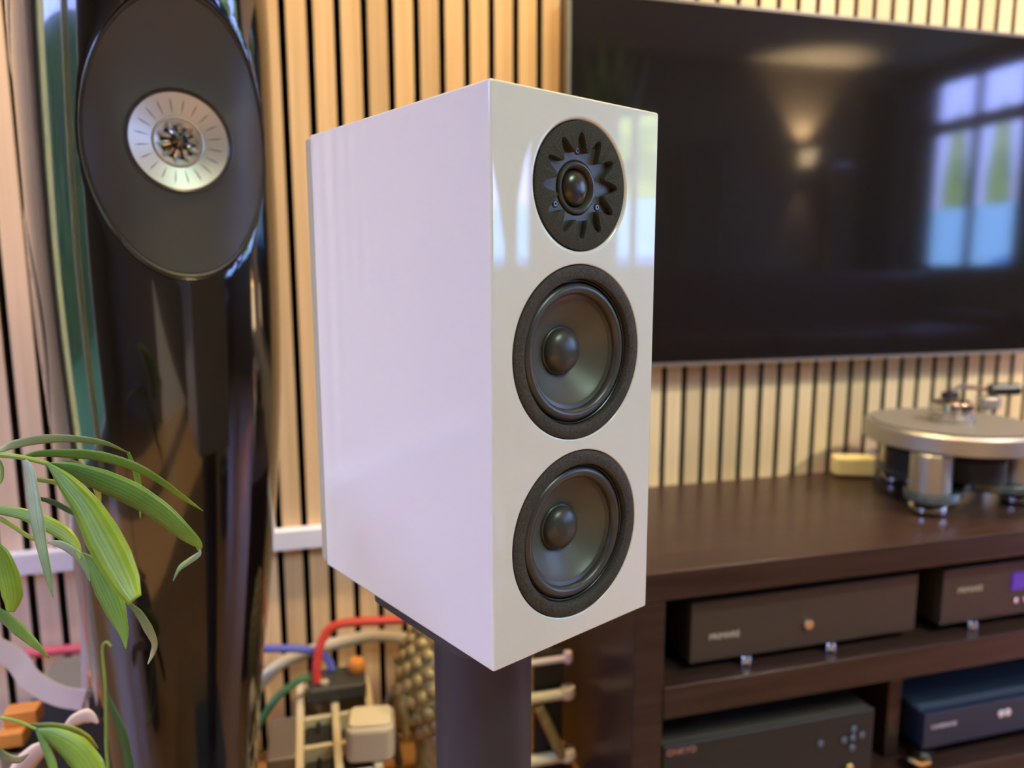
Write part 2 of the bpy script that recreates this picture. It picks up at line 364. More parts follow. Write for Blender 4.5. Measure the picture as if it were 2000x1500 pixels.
# outside the right-hand windows
tag(MB().box(-14, 16, -14, 14, -0.35, -0.25).build('lawn', M_LAWN), kind='structure')
tag(MB().box(8.0, 8.2, -7, 7, -0.25, 1.75).build('garden_wall', M_FENCE), 'pale blue garden wall beyond the right-hand windows', 'wall')
def tree(x, y, lab, r, zc, seed):
    rnd = random.Random(seed); t = thing('garden_tree', lab, 'tree', (x, y, -0.25), group='garden trees behind the blue wall')
    b = MB()
    for i in range(26):
        a = rnd.uniform(0, 2 * PI); rr = r * rnd.uniform(0.1, 0.85); zz = zc + rnd.uniform(-0.8, 0.8) * r; s = r * rnd.uniform(0.25, 0.45)
        b.lathe([(0, -s), (s * .8, -s * .6), (s, 0), (s * .75, s * .6), (0, s)], (rr * math.cos(a), rr * math.sin(a), zz), n=9)
    b.build('crown', M_HEDGE, t); MB().tube([(0, 0, 0), (0.05, 0, zc - r * .3)], 0.12).build('trunk', M_WALNUT, t)
tree(10.2, -2.3, 'yellow-green garden tree seen through the far right window', 1.3, 2.7, 1)
tree(10.6, 0.9, 'yellow-green garden tree beside the middle of the garden wall', 1.3, 2.8, 2)
tree(10.4, 4.2, 'yellow-green garden tree at the near end of the garden wall', 1.3, 2.6, 3)
for yy, lab in ((-6.35, 'slender yellow-green cypress beyond the far end of the garden wall'), (-7.15, 'slender yellow-green cypress furthest from the slatted wall')):
    t = thing('cypress', lab, 'tree', (10.0, yy, -0.25), group='cypresses at the end of the garden'); b = MB()
    b.lathe([(0, 0.3), (0.16, 0.5), (0.20, 1.4), (0.17, 2.6), (0.09, 3.4), (0, 3.8)], n=14); b.build('crown', M_HEDGE, t); MB().cyl(0.05, 0, 0.35).build('trunk', M_WALNUT, t)

# ------------------------------------------------------------------ room lamps
def downlight(x, y, lab, e=9, col=(1.0, 0.72, 0.36), tgt=None, sp=110):
    t = thing('ceiling_spotlight', lab, 'ceiling light', (x, y, ZC), group='ceiling spotlights along the slatted wall')
    MB().lathe([(0.05, 0), (0.055, -0.004), (0.05, -0.012), (0.036, -0.012), (0.034, 0)], n=24).build('rim', M_CHROME, t)
    MB().cyl(0.034, -0.010, -0.002, n=20).build('lens', M_SPOTL, t)
    light('spot_lamp', 'SPOT', (x, y, ZC - 0.03), tgt or (x, YF, 1.2), e, col, 0.04, spot=math.radians(sp))
downlight(-0.9, 1.0, 'ceiling spotlight above the glossy black tower speaker', 105, (1.0, 0.86, 0.68), (-0.75, YF, 0.5), 80)
downlight(0.35, 0.95, 'ceiling spotlight left of the television', 105, (1.0, 0.72, 0.36), (0.15, YF, 0.75))
downlight(1.6, 1.0, 'ceiling spotlight above the television', 52, (1.0, 0.78, 0.48))
downlight(2.7, 1.0, 'ceiling spotlight right of the television', 45, (1.0, 0.72, 0.38))
tl_ = thing('table_lamp', 'small warm table lamp on the cabinet right of the record player', 'lamp', (2.25, 1.14, 0.4903))
MB().lathe([(0, 0), (0.06, 0), (0.06, 0.012), (0.012, 0.02), (0.010, 0.20), (0, 0.20)], n=32).build('base', M_CHROME, tl_)
MB().lathe([(0.11, 0.17), (0.075, 0.33), (0.073, 0.33), (0.108, 0.17)], n=40, closed=True).build('lamp_shade', M_SHADE, tl_)
light('table_lamp_bulb', 'POINT', (2.25, 1.14, 0.74), (2.25, 1.14, 0), 120, (1.0, 0.40, 0.10), 0.03)
# left garden
tag(MB().box(-8.2, -7.9, -8, 8, -0.25, 2.9).build('hedge', mat('dark_hedge', (0.035, 0.060, 0.010), 0.9, noise=((2.5, 2.5, 2.5), 1.0, (0.13, 0.17, 0.025)), bump=(6, 1.0, 0.1))), 'dark green garden hedge beyond the left-hand window', 'hedge')
t = thing('ceiling_spotlight', 'ceiling spotlight added mid-room to brighten the slats under the television', 'ceiling light', (2.2, -0.4, ZC), group=None)  # added spot, lifts the dim slats below the screen
MB().lathe([(0.05, 0), (0.055, -0.004), (0.05, -0.012), (0.036, -0.012), (0.034, 0)], n=24).build('rim', M_CHROME, t)
MB().cyl(0.034, -0.010, -0.002, n=20).build('lens', M_SPOTL, t)
light('spot_lamp', 'SPOT', (2.2, -0.4, ZC - 0.03), (1.35, YF, 0.6), 190, (1.0, 0.93, 0.80), 0.05, spot=math.radians(52))
lp = thing('fill_panel_lamp', 'square white ceiling panel lamp added behind the camera as fill light', 'ceiling light', (1.1, -0.9, ZC))  # added lamp: greenish fill for the white speaker's front face
MB().box(-0.32, 0.32, -0.32, 0.32, -0.03, 0).build('frame', M_TRIM, lp, bevel=0.004)
MB().box(-0.30, 0.30, -0.30, 0.30, -0.033, -0.0305).build('diffuser', mat('panel_diffuser', (0.8, 0.8, 0.8), 0.6, emit=((0.92, 1.0, 0.86), 1.2)), lp)
light('panel_fill_light', 'AREA', (1.1, -0.9, ZC - 0.04), (1.1, -0.9, 0), 28, (0.66, 1.0, 0.80), 0.6)
# wall sconce on the back wall (seen mirrored in the television)
t = thing('wall_sconce', 'warm glowing wall sconce on the back wall', 'wall lamp', (3.95, YB, 1.86))
MB().box(-0.03, 0.03, 0, 0.02, -0.08, 0.08).build('back_plate', M_CHROME, t)
MB().lathe([(0.045, -0.06), (0.07, 0.06), (0.066, 0.06), (0.041, -0.06)], (0, 0.09, 0), n=24, closed=True).build('shade', M_SHADE, t)
MB().tube([(0, 0.01, -0.02), (0, 0.05, -0.05), (0, 0.09, -0.055)], 0.008).build('arm', M_CHROME, t)
light('sconce_lamp', 'SPOT', (3.95, YB + 0.10, 1.93), (3.95, YB + 0.03, 2.6), 150, (1.0, 0.70, 0.38), 0.03, spot=math.radians(90))
light('sconce_lamp_down', 'SPOT', (3.95, YB + 0.10, 1.78), (3.95, YB + 0.04, 0.5), 30, (1.0, 0.62, 0.30), 0.03, spot=math.radians(55))

# ------------------------------------------------------------------ white bookshelf speaker
SW, SH, SD = 0.1736, 0.42, 0.2706
SPK = (0.12167, 0.50020, 0.65676); SYAW = math.radians(24.769)
spk = thing('bookshelf_speaker', 'glossy white two-woofer bookshelf speaker on the black stand', 'speaker', SPK, SYAW)
TW = (0.0868, 0.3563); W1 = (0.0866, 0.2319); W2 = (0.0868, 0.0872)      # driver centres on the baffle (x, z)
def carved_cabinet():
    b = MB().box(0, SW, 0, SD, 0, SH); o = b.build('cabinet', M_WHITE, spk, smooth=True)
    bv = o.modifiers.new('bevel', 'BEVEL'); bv.width = 0.0022; bv.segments = 4; bv.limit_method = 'ANGLE'
    cutters = []
    for (cx, cz), r, ch, dp in ((TW, 0.0472, 0.0034, 0.012), (W1, 0.0672, 0.0014, 0.05), (W2, 0.0678, 0.0014, 0.05)):
        prof = [(0, -0.01), (r + ch + 0.004, -0.01), (r + ch + 0.0012, -0.0002)]
        for i in range(7):
            a = i / 6 * PI / 2
            prof.append((r + ch * (1 - math.sin(a)), ch * (1 - math.cos(a))))
        prof += [(r, dp), (0, dp)]
        c = MB().lathe(prof, (cx, 0, cz), 'y', 128).build('cut', M_WHITE, spk); cutters.append(c)
        md = o.modifiers.new('cut', 'BOOLEAN'); md.operation = 'DIFFERENCE'; md.solver = 'EXACT'; md.object = c
    bpy.context.view_layer.update()
    dg = bpy.context.evaluated_depsgraph_get()
    me = bpy.data.meshes.new_from_object(o.evaluated_get(dg))
    o.modifiers.clear(); o.data = me
    for c in cutters: bpy.data.objects.remove(c)
    me.polygons.foreach_set('use_smooth', [True] * len(me.polygons)); me.set_sharp_from_angle(angle=math.radians(32))
    wn = o.modifiers.new('weighted', 'WEIGHTED_NORMAL'); wn.keep_sharp = True; wn.weight = 100
    return o
cab = carved_cabinet()
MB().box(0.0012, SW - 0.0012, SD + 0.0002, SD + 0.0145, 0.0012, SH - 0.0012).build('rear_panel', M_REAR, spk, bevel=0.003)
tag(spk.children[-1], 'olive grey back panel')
# tweeter
def star_r(th):                                  # twelve rounded teeth
    u = (math.cos(12 * (th - math.radians(1))) + 1) / 2
    return 0.0252 + 0.0133 * u ** 1.15
N = 288
b = MB(); vs = []
for i in range(N):
    a = 2 * PI * i / N; r = star_r(a); ro = 0.0467
    for (q, y) in ((ro, 0.0095), (ro, 0.0004), (ro - 0.0008, 0.0), (r + 0.0006, 0.0), (r, 0.0005), (r, 0.0056)):
        vs.append((TW[0] + q * math.cos(a), y, TW[1] + q * math.sin(a)))
fs = [(i * 6 + k, i * 6 + k + 1, ((i + 1) % N) * 6 + k + 1, ((i + 1) % N) * 6 + k) for i in range(N) for k in range(5)]
tw = b.add(vs, fs).build('tweeter', M_FOAM, spk, angle=50); tag(tw, 'tweeter ring of black foam with a star-shaped cutout')
c = (TW[0] - 0.0012, -0.0014, TW[1] - 0.0008)
MB().lathe([(0.0440, 0.0069), (0.0205, 0.0069), (0.0195, 0.0078), (0.0195, 0.0105), (0.0440, 0.0105)], c, 'y', 64, True).build('faceplate', M_WGUIDE, tw)
MB().lathe([(0.0194, 0.0078), (0.0192, 0.0060), (0.0183, 0.0050), (0.0170, 0.0048), (0.0156, 0.0058), (0.0146, 0.0080), (0.0138, 0.0094), (0.0138, 0.0110), (0.0194, 0.0110)], c, 'y', 72, True).build('surround', M_RUBBER, tw)
MB().lathe([(0.0136, 0.0098), (0.0131, 0.0090), (0.0130, 0.0088)] + [(0.0130 * math.cos(a), 0.0088 - 0.0066 * math.sin(a)) for a in [k * PI / 2 / 14 for k in range(1, 15)]], c, 'y', 64).build('dome', M_DOME, tw)
for sx_, sz_ in ((0.0006, 0.0262), (-0.0215, -0.0135), (0.0225, -0.0138)):
    cc = (TW[0] + sx_ - 0.001, -0.0014, TW[1] + sz_)
    s_ = MB().lathe([(0.0030, 0.0070), (0.0028, 0.0064), (0.0019, 0.0064), (0.0018, 0.0066)], cc, 'y', 20).build('screw', M_BLACK, tw)
    MB().lathe([(0.00185, 0.0068), (0.00175, 0.0060), (0.0011, 0.0060), (0.0010, 0.0067)], cc, 'y', 20).build('hex_socket', M_SCREW, s_)
# woofers
def woofer(cn, r, lab):
    c = (cn[0], 0, cn[1])
    fl = MB().lathe([(r - .0006, 0.006), (r - .0006, 0.0002), (r - 0.0013, -0.0006), (0.0572, -0.0006), (0.0565, 0.0), (0.0565, 0.0115), (0.060, 0.0125)], c, 'y', 128).build('woofer', M_FLANGE, spk, angle=50)
    tag(fl, lab)
    MB().lathe([(0.0564, 0.0052), (0.0562, 0.0046), (0.0552, 0.0044), (0.0546, 0.0049), (0.0544, 0.0066), (0.0564, 0.0068)], c, 'y', 96, True).build('trim_ring', M_BLKMET, fl)
    sr = [(0.0556, 0.0078), (0.0545, 0.0076)]
    for k in range(13):                         # half roll
        a = PI * k / 12; sr.append((0.0492 + 0.0048 * math.cos(a), 0.0076 - 0.0052 * math.sin(a)))
    sr += [(0.0428, 0.0082), (0.0414, 0.0088), (0.0412, 0.0094)]
    MB().lathe(sr, c, 'y', 96).build('surround', M_RUBBER, fl)
    cone = [(0.0414, 0.0090)]
    for k in range(12):
        u = k / 11; cone.append((0.0412 - 0.0225 * u, 0.0092 + 0.0145 * (u ** 0.85)))
    cone += [(0.0180, 0.0250), (0.0, 0.0270)]
    MB().lathe(cone, c, 'y', 96).build('cone', M_CONE, fl)
    cap = [(0.0196, 0.0240), (0.0192, 0.0222), (0.0186, 0.0216), (0.0181, 0.0214)]
    cap += [(0.0180 * math.cos(a), 0.0208 - 0.0095 * math.sin(a)) for a in [k * PI / 2 / 14 for k in range(0, 15)]]
    MB().lathe(cap, c, 'y', 64).build('dust_cap', M_DOME if False else M_RUBBER, fl)
woofer(W1, 0.0672, 'upper woofer with a grained black flange'); woofer(W2, 0.0678, 'lower woofer with a grained black flange')

# ------------------------------------------------------------------ speaker stand
spc = Vector(SPK) + Vector((math.cos(SYAW), math.sin(SYAW), 0)) * (SW / 2 + 0.0) + Vector((-math.sin(SYAW), math.cos(SYAW), 0)) * (SD / 2 - 0.01)
st = thing('speaker_stand', 'black column stand carrying the white speaker', 'speaker stand', (spc.x, spc.y, 0), SYAW)
def rrect(w, d, r, cx=0, cy=0, n=6):
    p = []
    for sx2, sy2, a0 in ((1, 1, 0), (-1, 1, 90), (-1, -1, 180), (1, -1, 270)):
        for k in range(n + 1):
            a = math.radians(a0 + 90 * k / n); p.append((cx + sx2 * (w / 2 - r) + r * math.cos(a), cy + sy2 * (d / 2 - r) + r * math.sin(a)))
    return p
MB().prism(rrect(0.166, 0.165, 0.022, 0, -0.010), SPK[2] - 0.0095, SPK[2] - 0.0003).build('top_plate', M_STAND, st, bevel=0.001)
MB().cyl(0.0462, 0.012, SPK[2] - 0.0095, n=72).build('pole', M_STAND, st)
MB().prism(rrect(0.26, 0.30, 0.02, 0, 0), 0.0, 0.012).build('base_plate', M_STAND, st, bevel=0.002)

# ------------------------------------------------------------------ piano-black tower speaker
TC = (-0.18717, 1.10285); TYAW = math.radians(20)
tower = thing('floorstanding_speaker', 'tall piano-black floorstanding speaker with a silver driver', 'speaker', (TC[0], TC[1], 0), TYAW)
ZT = [0.03, 0.2, 0.35, 0.5, 0.65, 0.8, 0.95, 1.10, 1.32, 1.5, 1.62]
TA = [.090, .096, .107, .121, .134, .144, .148, .148, .144, .125, .098]
TF = [.118, .122, .128, .134, .138, .140, .143, .150, .170, .150, .105]
TB = [.100, .110, .128, .148, .168, .182, .190, .190, .185, .165, .130]
TX = [-.020, -.018, -.014, -.008, -.003, 0, 0, 0, 0, 0, 0]
def smooth_interp(z, Y):
    xs = np.array(ZT); ys = np.array(Y); d = np.gradient(ys, xs); z = min(max(z, xs[0]), xs[-1])
    i = min(max(np.searchsorted(xs, z) - 1, 0), len(xs) - 2); h = xs[i + 1] - xs[i]; t = (z - xs[i]) / h
    return float((2*t**3-3*t**2+1)*ys[i] + (t**3-2*t**2+t)*h*d[i] + (-2*t**3+3*t**2)*ys[i+1] + (t**3-t**2)*h*d[i+1])
NS = 2.3
def front_y(x, z):
    a = smooth_interp(z, TA); x = (x - smooth_interp(z, TX)) / a
    return -smooth_interp(z, TF) * max(0.0, 1 - min(abs(x), 1) ** NS) ** (1 / NS)
def side_x(y, z):
    B = smooth_interp(z, TF) if y < 0 else smooth_interp(z, TB)
    return smooth_interp(z, TX) - smooth_interp(z, TA) * max(0.0, 1 - min(abs(y) / B, 1) ** NS) ** (1 / NS)
FZ, FX, FW, FH, FR, FP = 1.1023, 0.0065, 0.1035, 0.160, 0.0600, -0.1385     # flare centre, half sizes, inner radius, driver plane
def dish(e, phi):
    """point of the flare at 0 (driver) .. 1 (rim)"""
    ox, oz = FX + FW * math.cos(phi), FZ + FH * math.sin(phi); ix, iz = 0.0045 + FR * math.cos(phi), FZ + FR * math.sin(phi)
    x = ix + (ox - ix) * e; z = iz + (oz - iz) * e; yo = front_y(ox, oz) - 0.0015
    return (x, FP + (yo - FP) * (e ** 1.7), z)
def body():
    zs = sorted(set([0.03 + 1.59 * i / 150 for i in range(151)])); na = 260; vs = []
    for z in zs:
        a, bf, bk, dx = (smooth_interp(z, q) for q in (TA, TF, TB, TX))
        for i in range(na):
            t = 2 * PI * i / na; s, c = math.sin(t), math.cos(t)
            x = dx + a * math.copysign(abs(s) ** (2 / NS), s); y = -(bf if c > 0 else bk) * math.copysign(abs(c) ** (2 / NS), c)
            if c > 0:
                ex, ez = (x - FX) / FW, (z - FZ) / FH; e = math.hypot(ex, ez)
                if e < 1.0: y = max(y, -0.112) if e < 0.93 else y + 0.004 * (1 - e) / 0.07 + 0.001
                if e < 0.93: y = y + 0.004
            vs.append((x, y, z))
    fs = [(k * na + i, k * na + (i + 1) % na, (k + 1) * na + (i + 1) % na, (k + 1) * na + i) for k in range(len(zs) - 1) for i in range(na)]
    fs += [tuple(range(na - 1, -1, -1)), tuple((len(zs) - 1) * na + i for i in range(na))]
    return MB().add(vs, fs)
body().build('cabinet', M_PIANO, tower, angle=60)
NA = 128
def dish_mesh(es, off=0.0):
    vs = [tuple(np.add(dish(e, 2 * PI * i / NA), (0, o_ + off, 0))) for e, o_ in es for i in range(NA)]
    fs = [(k * NA + i, k * NA + (i + 1) % NA, (k + 1) * NA + (i + 1) % NA, (k + 1) * NA + i) for k in range(len(es) - 1) for i in range(NA)]
    return MB().add(vs, fs)
fl = dish_mesh([(0.0, 0.006), (0.0, 0.0)] + [(0.93 * k / 24, 0) for k in range(1, 25)] + [(0.935, 0.0012), (0.943, 0.0012), (0.948, 0)] + [(0.96, -0.0006), (0.975, -0.0008), (0.985, 0.0), (0.99, 0.004)]).build('flare', M_FLARE, tower, angle=60)
tag(fl, 'satin black oval flare around the driver')
dish_mesh([(0.985, 0.003), (0.988, -0.0018), (1.0, -0.0028), (1.012, -0.0022), (1.018, 0.002)]).build('flare_rim', M_PIANO, tower, angle=60)
c = (0.0045, FP, FZ)
MB().lathe([(0.0605, 0.004), (0.0600, -0.0012), (0.0588, -0.0018), (0.0575, 0.0008), (0.0570, -0.0008), (0.0545, 0.0014), (0.0545, 0.005)], c, 'y', 96).build('surround', M_RUBBER, tower)
mc = MB().lathe([(0.0546, 0.0012), (0.0535, 0.0016), (0.040, 0.0058), (0.0292, 0.0092), (0.0290, 0.0110), (0.0280, 0.012)], c, 'y', 96).build('midrange_cone', M_SILVER, tower); tag(mc, 'silver cone with radial slits')
for k in range(20):
    a = 2 * PI * (k + .5) / 20; ca, sa = math.cos(a), math.sin(a); v = []
    for rr, wd, yy in ((0.0325, 0.0001, 0.0082), (0.038, 0.0006, 0.0066), (0.044, 0.0008, 0.0048), (0.0490, 0.0001, 0.0036)):
        for q in (-1, 1): v.append((0.0045 + rr * ca - q * wd * sa, FP + yy - 0.0006, FZ + rr * sa + q * wd * ca))
    v += [(x, y + 0.0018, z) for x, y, z in v]
    MB().add(v, [(0, 1, 3, 2), (2, 3, 5, 4), (4, 5, 7, 6), (8, 10, 11, 9), (10, 12, 13, 11), (12, 14, 15, 13), (0, 2, 10, 8), (2, 4, 12, 10), (4, 6, 14, 12), (1, 9, 11, 3), (3, 11, 13, 5), (5, 13, 15, 7)]).build('slit', M_SLIT, mc)
wg = MB().lathe([(0.0290, 0.0100), (0.0286, 0.0078), (0.0272, 0.0072), (0.0262, 0.0090), (0.0225, 0.0108), (0.0195, 0.0122), (0.0190, 0.015)], c, 'y', 72).build('waveguide', M_SILVER, tower)
MB().lathe([(0.0196, 0.0140), (0.016, 0.0108), (0.010, 0.0084), (0.004, 0.0074), (0, 0.0072)], c, 'y', 48).build('dome', M_DOME, wg)
for k in range(10):                              # radial petals over the dome
    a = 2 * PI * (k + .25) / 10; ca, sa = math.cos(a), math.sin(a); v = []
    for rr, wd, yy in ((0.0008, 0.0003, 0.0050), (0.010, 0.0021, 0.0052), (0.0175, 0.0034, 0.0075), (0.0235, 0.0012, 0.0092)):
        for q in (-1, 1): v.append((0.0045 + rr * ca - q * wd * sa, FP + yy + 0.0012, FZ + rr * sa + q * wd * ca))
        v.append((0.0045 + rr * ca, FP + yy - 0.0020, FZ + rr * sa))
    MB().add(v, [f for j in range(3) for f in ((j*3, j*3+2, j*3+5, j*3+3), (j*3+2, j*3+1, j*3+4, j*3+5))]).build('petal', M_CHROME, wg, angle=15)
def side_woofer(z0, lab):
    n = 96; pr = [(0.0, 0.0022), (0.3, 0.0022), (0.62, 0.0018), (0.67, 0.0006), (0.69, 0.0003), (0.71, 0.0006), (0.75, 0.0016), (0.90, 0.0020), (0.96, 0.0014), (1.0, 0.0002), (1.0, -0.004)]
    vs = []
    for e, off in pr:
        for i in range(n):
            t = 2 * PI * i / n; y = 0.045 + 0.090 * e * math.cos(t); z = z0 + 0.148 * e * math.sin(t)
            vs.append((side_x(y, z) - off, y, z))
    fs = [(k * n + i, k * n + (i + 1) % n, (k + 1) * n + (i + 1) % n, (k + 1) * n + i) for k in range(len(pr) - 1) for i in range(n)]
    tag(MB().add(vs, fs).build('side_woofer', M_PIANO, tower, angle=50), lab)
side_woofer(0.885, 'lower round woofer on the left flank'); side_woofer(1.335, 'upper round woofer on the left flank')
MB().prism([(x - .02, y) for x, y in rrect(0.20, 0.26, 0.06)], 0.0, 0.03).build('base', M_PIANO, tower, bevel=0.004)

# ------------------------------------------------------------------ television
tv = thing('television', 'large black flat television on the slatted wall with a reflecting screen', 'television', (1.118, 1.39, 0.757))
TVW, TVH = 1.262, 0.712
MB().box(-TVW / 2 + .006, TVW / 2 - .006, 0.0, 0.012, 0.008, TVH - .006).build('screen', M_SCREEN, tv, smooth=False)
fr = MB().box(-TVW / 2, TVW / 2, -0.0015, 0.014, 0, 0.008).box(-TVW / 2, TVW / 2, -0.0015, 0.014, TVH - 0.006, TVH).box(-TVW / 2, -TVW / 2 + 0.006, -0.0015, 0.014, .008, TVH - .006).box(TVW / 2 - 0.006, TVW / 2, -0.0015, 0.014, .008, TVH - .006)
fr.build('bezel', M_BEZEL, tv)
MB().box(-TVW / 2 + 0.002, TVW / 2 - 0.002, 0.014, 0.036, 0.004, TVH - 0.004).build('back_cover', M_BEZEL, tv, bevel=0.003)
MB().box(-0.2, 0.2, 0.036, 0.0596, 0.2, 0.5).build('wall_bracket', M_BLACK, tv)

# ------------------------------------------------------------------ walnut media cabinet
mc_ = thing('media_cabinet', 'dark walnut media cabinet with open shelves under the television', 'cabinet', (0.47, 1.0, 0))
CW, CD = 1.95, 0.435
def cb(name, x0, x1, y0, y1, z0, z1): return MB().box(x0, x1, y0, y1, z0, z1).build(name, M_WALNUT, mc_, bevel=0.0025, seg=2)
cb('top_board', -0.0, CW, 0, CD, 0.442, 0.490)
cb('side_panel', 0.0, 0.052, 0.002, CD - .015, 0.0, 0.4415); cb('side_panel', CW - 0.052, CW, 0.002, CD - .015, 0.0, 0.4415)
cb('shelf', 0.0525, CW - 0.0525, 0.0, CD - .02, 0.240, 0.295)
cb('bottom_board', 0.0525, CW - 0.0525, 0.0, CD - .02, 0.003, 0.042)
cb('divider', 0.545, 0.575, 0.06, CD - .02, 0.0425, 0.2395)
cb('divider', 1.22, 1.25, 0.06, CD - .02, 0.0425, 0.2395)
MB().box(0.05, CW - 0.05, CD - 0.0145, CD - .006, 0.003, 0.4415).build('back_panel', M_FELT, mc_)

def feet(parent, xs, ys, z, r, h, m, name='foot'):
    for x in xs:
        for y in ys: MB().lathe([(0, 0), (r * .8, 0), (r, h * .15), (r, h * .85), (r * .85, h), (0, h)], (x, y, z), n=24).build(name, m, parent)
# amplifier, upper shelf left
am = thing('amplifier', 'plain black amplifier with one round centre button, left on the upper shelf', 'amplifier', (0.583, 1.012, 0.2953))
MB().box(0, 0.448, 0.030, 0.33, 0.0165, 0.122).build('chassis', M_HIFI, am, bevel=0.0015)
MB().box(0.0, 0.448, 0.018, 0.0299, 0.0165, 0.122).build('front_panel', M_HIFI, am, bevel=0.0015)
k_ = MB().lathe([(0, -0.006), (0.008, -0.006), (0.0095, -0.004), (0.0095, 0.0)], (0.222, 0.018, 0.058), 'y', 32).build('power_button', M_CHROME, am)
feet(am, (0.105, 0.272), (0.02,), 0, 0.010, 0.0164, M_CHROME); feet(am, (0.05, 0.40), (0.30,), 0, 0.010, 0.0164, M_CHROME)
text('PRIMARE', 0.0145, 'wordmark', M_PRINT, am, (0.062, 0.0175, 0.058))
# preamplifier, right
pa = thing('preamplifier', 'black preamplifier with a violet display and small silver buttons, upper shelf', 'amplifier', (1.087, 1.012, 0.2953))
MB().box(0, 0.448, 0.030, 0.33, 0.0165, 0.122).build('chassis', M_HIFI, pa, bevel=0.0015)
MB().box(0, 0.448, 0.018, 0.0299, 0.0165, 0.122).build('front_panel', M_HIFI, pa, bevel=0.0015)
MB().box(0.158, 0.30, 0.0155, 0.0179, 0.066, 0.100).build('display', M_DISP, pa)
for i in range(5): MB().cyl(0.0052, -0.003, 0.0, (0.170 + i * 0.022, 0.018, 0.045), 'y', 20, 0.001).build('button', M_CHROME, pa)
feet(pa, (0.075, 0.37), (0.02,), 0, 0.010, 0.0164, M_CHROME); feet(pa, (0.224,), (0.30,), 0, 0.010, 0.0164, M_CHROME)
text('PRIMARE', 0.0145, 'wordmark', M_PRINT, pa, (0.062, 0.0175, 0.079))
# receiver, lower shelf left
rc = thing('av_receiver', 'bulky black receiver with round buttons in a cross, lower left bay', 'receiver', (0.527, 1.008, 0.0423))
MB().box(0.0, 0.412, 0.012, 0.36, 0.014, 0.143).build('chassis', M_HIFI, rc, bevel=0.004)
MB().box(0.0, 0.412, 0.0, 0.0118, 0.012, 0.145).build('front_panel', M_BLACK, rc, bevel=0.004)
for x, z in ((0.301, 0.098), (0.368, 0.113), (0.349, 0.096), (0.386, 0.099), (0.367, 0.097), (0.367, 0.078)):
    MB().cyl(0.0062, -0.003, -0.0001, (x, 0, z), 'y', 20, 0.001).build('button', M_RIB, rc)
MB().cyl(0.008, -0.006, -0.0001, (0.362, 0, 0.042), 'y', 20, 0.001).build('input_knob', M_BRASS, rc)
feet(rc, (0.05, 0.36), (0.04, 0.32), 0, 0.016, 0.0138, M_BLACK)
text('ONKYO', 0.0145, 'wordmark', M_REDPRINT, rc, (0.034, -0.0006, 0.132))
# disc player, lower shelf right
dp = thing('disc_player', 'low blue-grey player with a ribbed lid and two round lamps', 'player', (1.072, 1.03, 0.0423))
MB().box(0, 0.43, 0.012, 0.34, 0.028, 0.094).build('chassis', M_HIFI2, dp, bevel=0.002)
MB().box(0, 0.43, 0.0, 0.0118, 0.026, 0.096).build('front_panel', M_HIFI2, dp, bevel=0.002)
for i in range(22): MB().box(0.004, 0.426, 0.018 + i * 0.0145, 0.018 + i * 0.0145 + 0.009, 0.0942, 0.0985).build('lid_rib', M_RIB, dp)
for x in (0.178, 0.194): MB().cyl(0.0075, -0.003, -0.0001, (x, 0, 0.070), 'y', 24, 0.001).build('lamp', M_TRIM, dp)
feet(dp, (0.05, 0.38), (0.04, 0.30), 0, 0.014, 0.0278, M_CHROME)
text('CAMBRIDGE', 0.0105, 'wordmark', M_TRIM, dp, (0.045, -0.0006, 0.068))
# chrome cone foot
cf = tag(MB().lathe([(0, 0), (0.006, 0.0), (0.021, 0.018), (0.021, 0.026), (0.006, 0.030), (0, 0.030)], (0, 0, 0), n=6).build('cone_foot', M_BRASS, loc=(1.052, 1.018, 0.0424), smooth=False), 'small brass cone foot standing alone on the lowest shelf', 'foot')

# ------------------------------------------------------------------ turntable
TT = (1.25, 1.20)
tt = thing('turntable', 'silver record player with a thick round platter on the cabinet top', 'turntable', (TT[0], TT[1], 0.4903))
def lobed(r0, r1, k=3, ph=0.0, n=120):
    o_ = []
    for i in range(n):
        a = 2 * PI * i / n; u = (0.5 + 0.5 * math.cos(k * (a - ph))) ** 1.4; o_.append(((r0 + (r1 - r0) * u) * math.cos(a), (r0 + (r1 - r0) * u) * math.sin(a)))
    return o_
PH = math.radians(212)
MB().prism(lobed(0.055, 0.175, 3, PH), 0.026, 0.042).build('lower_plinth', mat('smoked_acrylic', (0.07, 0.10, 0.12), 0.15, coat=0.6), tt, bevel=0.002)
MB().prism(lobed(0.088, 0.118, 3, PH + PI), 0.056, 0.100).build('upper_plinth', M_BLACK, tt, bevel=0.002)
MB().cyl(0.035, 0.0422, 0.0559, n=32).build('plinth_spacer', M_BLACK, tt)
for k in range(3):
    a = PH + 2 * PI * k / 3; x, y = 0.130 * math.cos(a), 0.130 * math.sin(a)
    MB().lathe([(0, 0), (0.024, 0), (0.033, 0.006), (0.033, 0.014), (0.024, 0.0255), (0, 0.0255)], (x, y, 0), n=32).build('foot', M_CHROME, tt)
    MB().cyl(0.0365, 0.0422, 0.1185, (x, y, 0), n=40, bev=0.002).build('pillar', M_ALU, tt)
MB().cyl(0.03, 0.1002, 0.1195, n=40).build('bearing', M_CHROME, tt)
MB().lathe([(0, 0.1196), (0.155, 0.1196), (0.160, 0.123), (0.160, 0.153), (0.156, 0.1572), (0, 0.1572)], n=96).build('platter', M_ALU, tt)
MB().cyl(0.147, 0.1573, 0.1600, n=96).build('platter_mat', M_ALUD, tt)
pk = MB().lathe([(0, 0.1601), (0.040, 0.1601), (0.041, 0.163), (0.041, 0.172), (0.036, 0.174), (0.036, 0.184), (0.039, 0.186), (0.038, 0.198), (0.034, 0.201), (0, 0.201)], n=48).build('record_clamp', M_CHROME, tt)
ax, ay = 0.175, 0.075
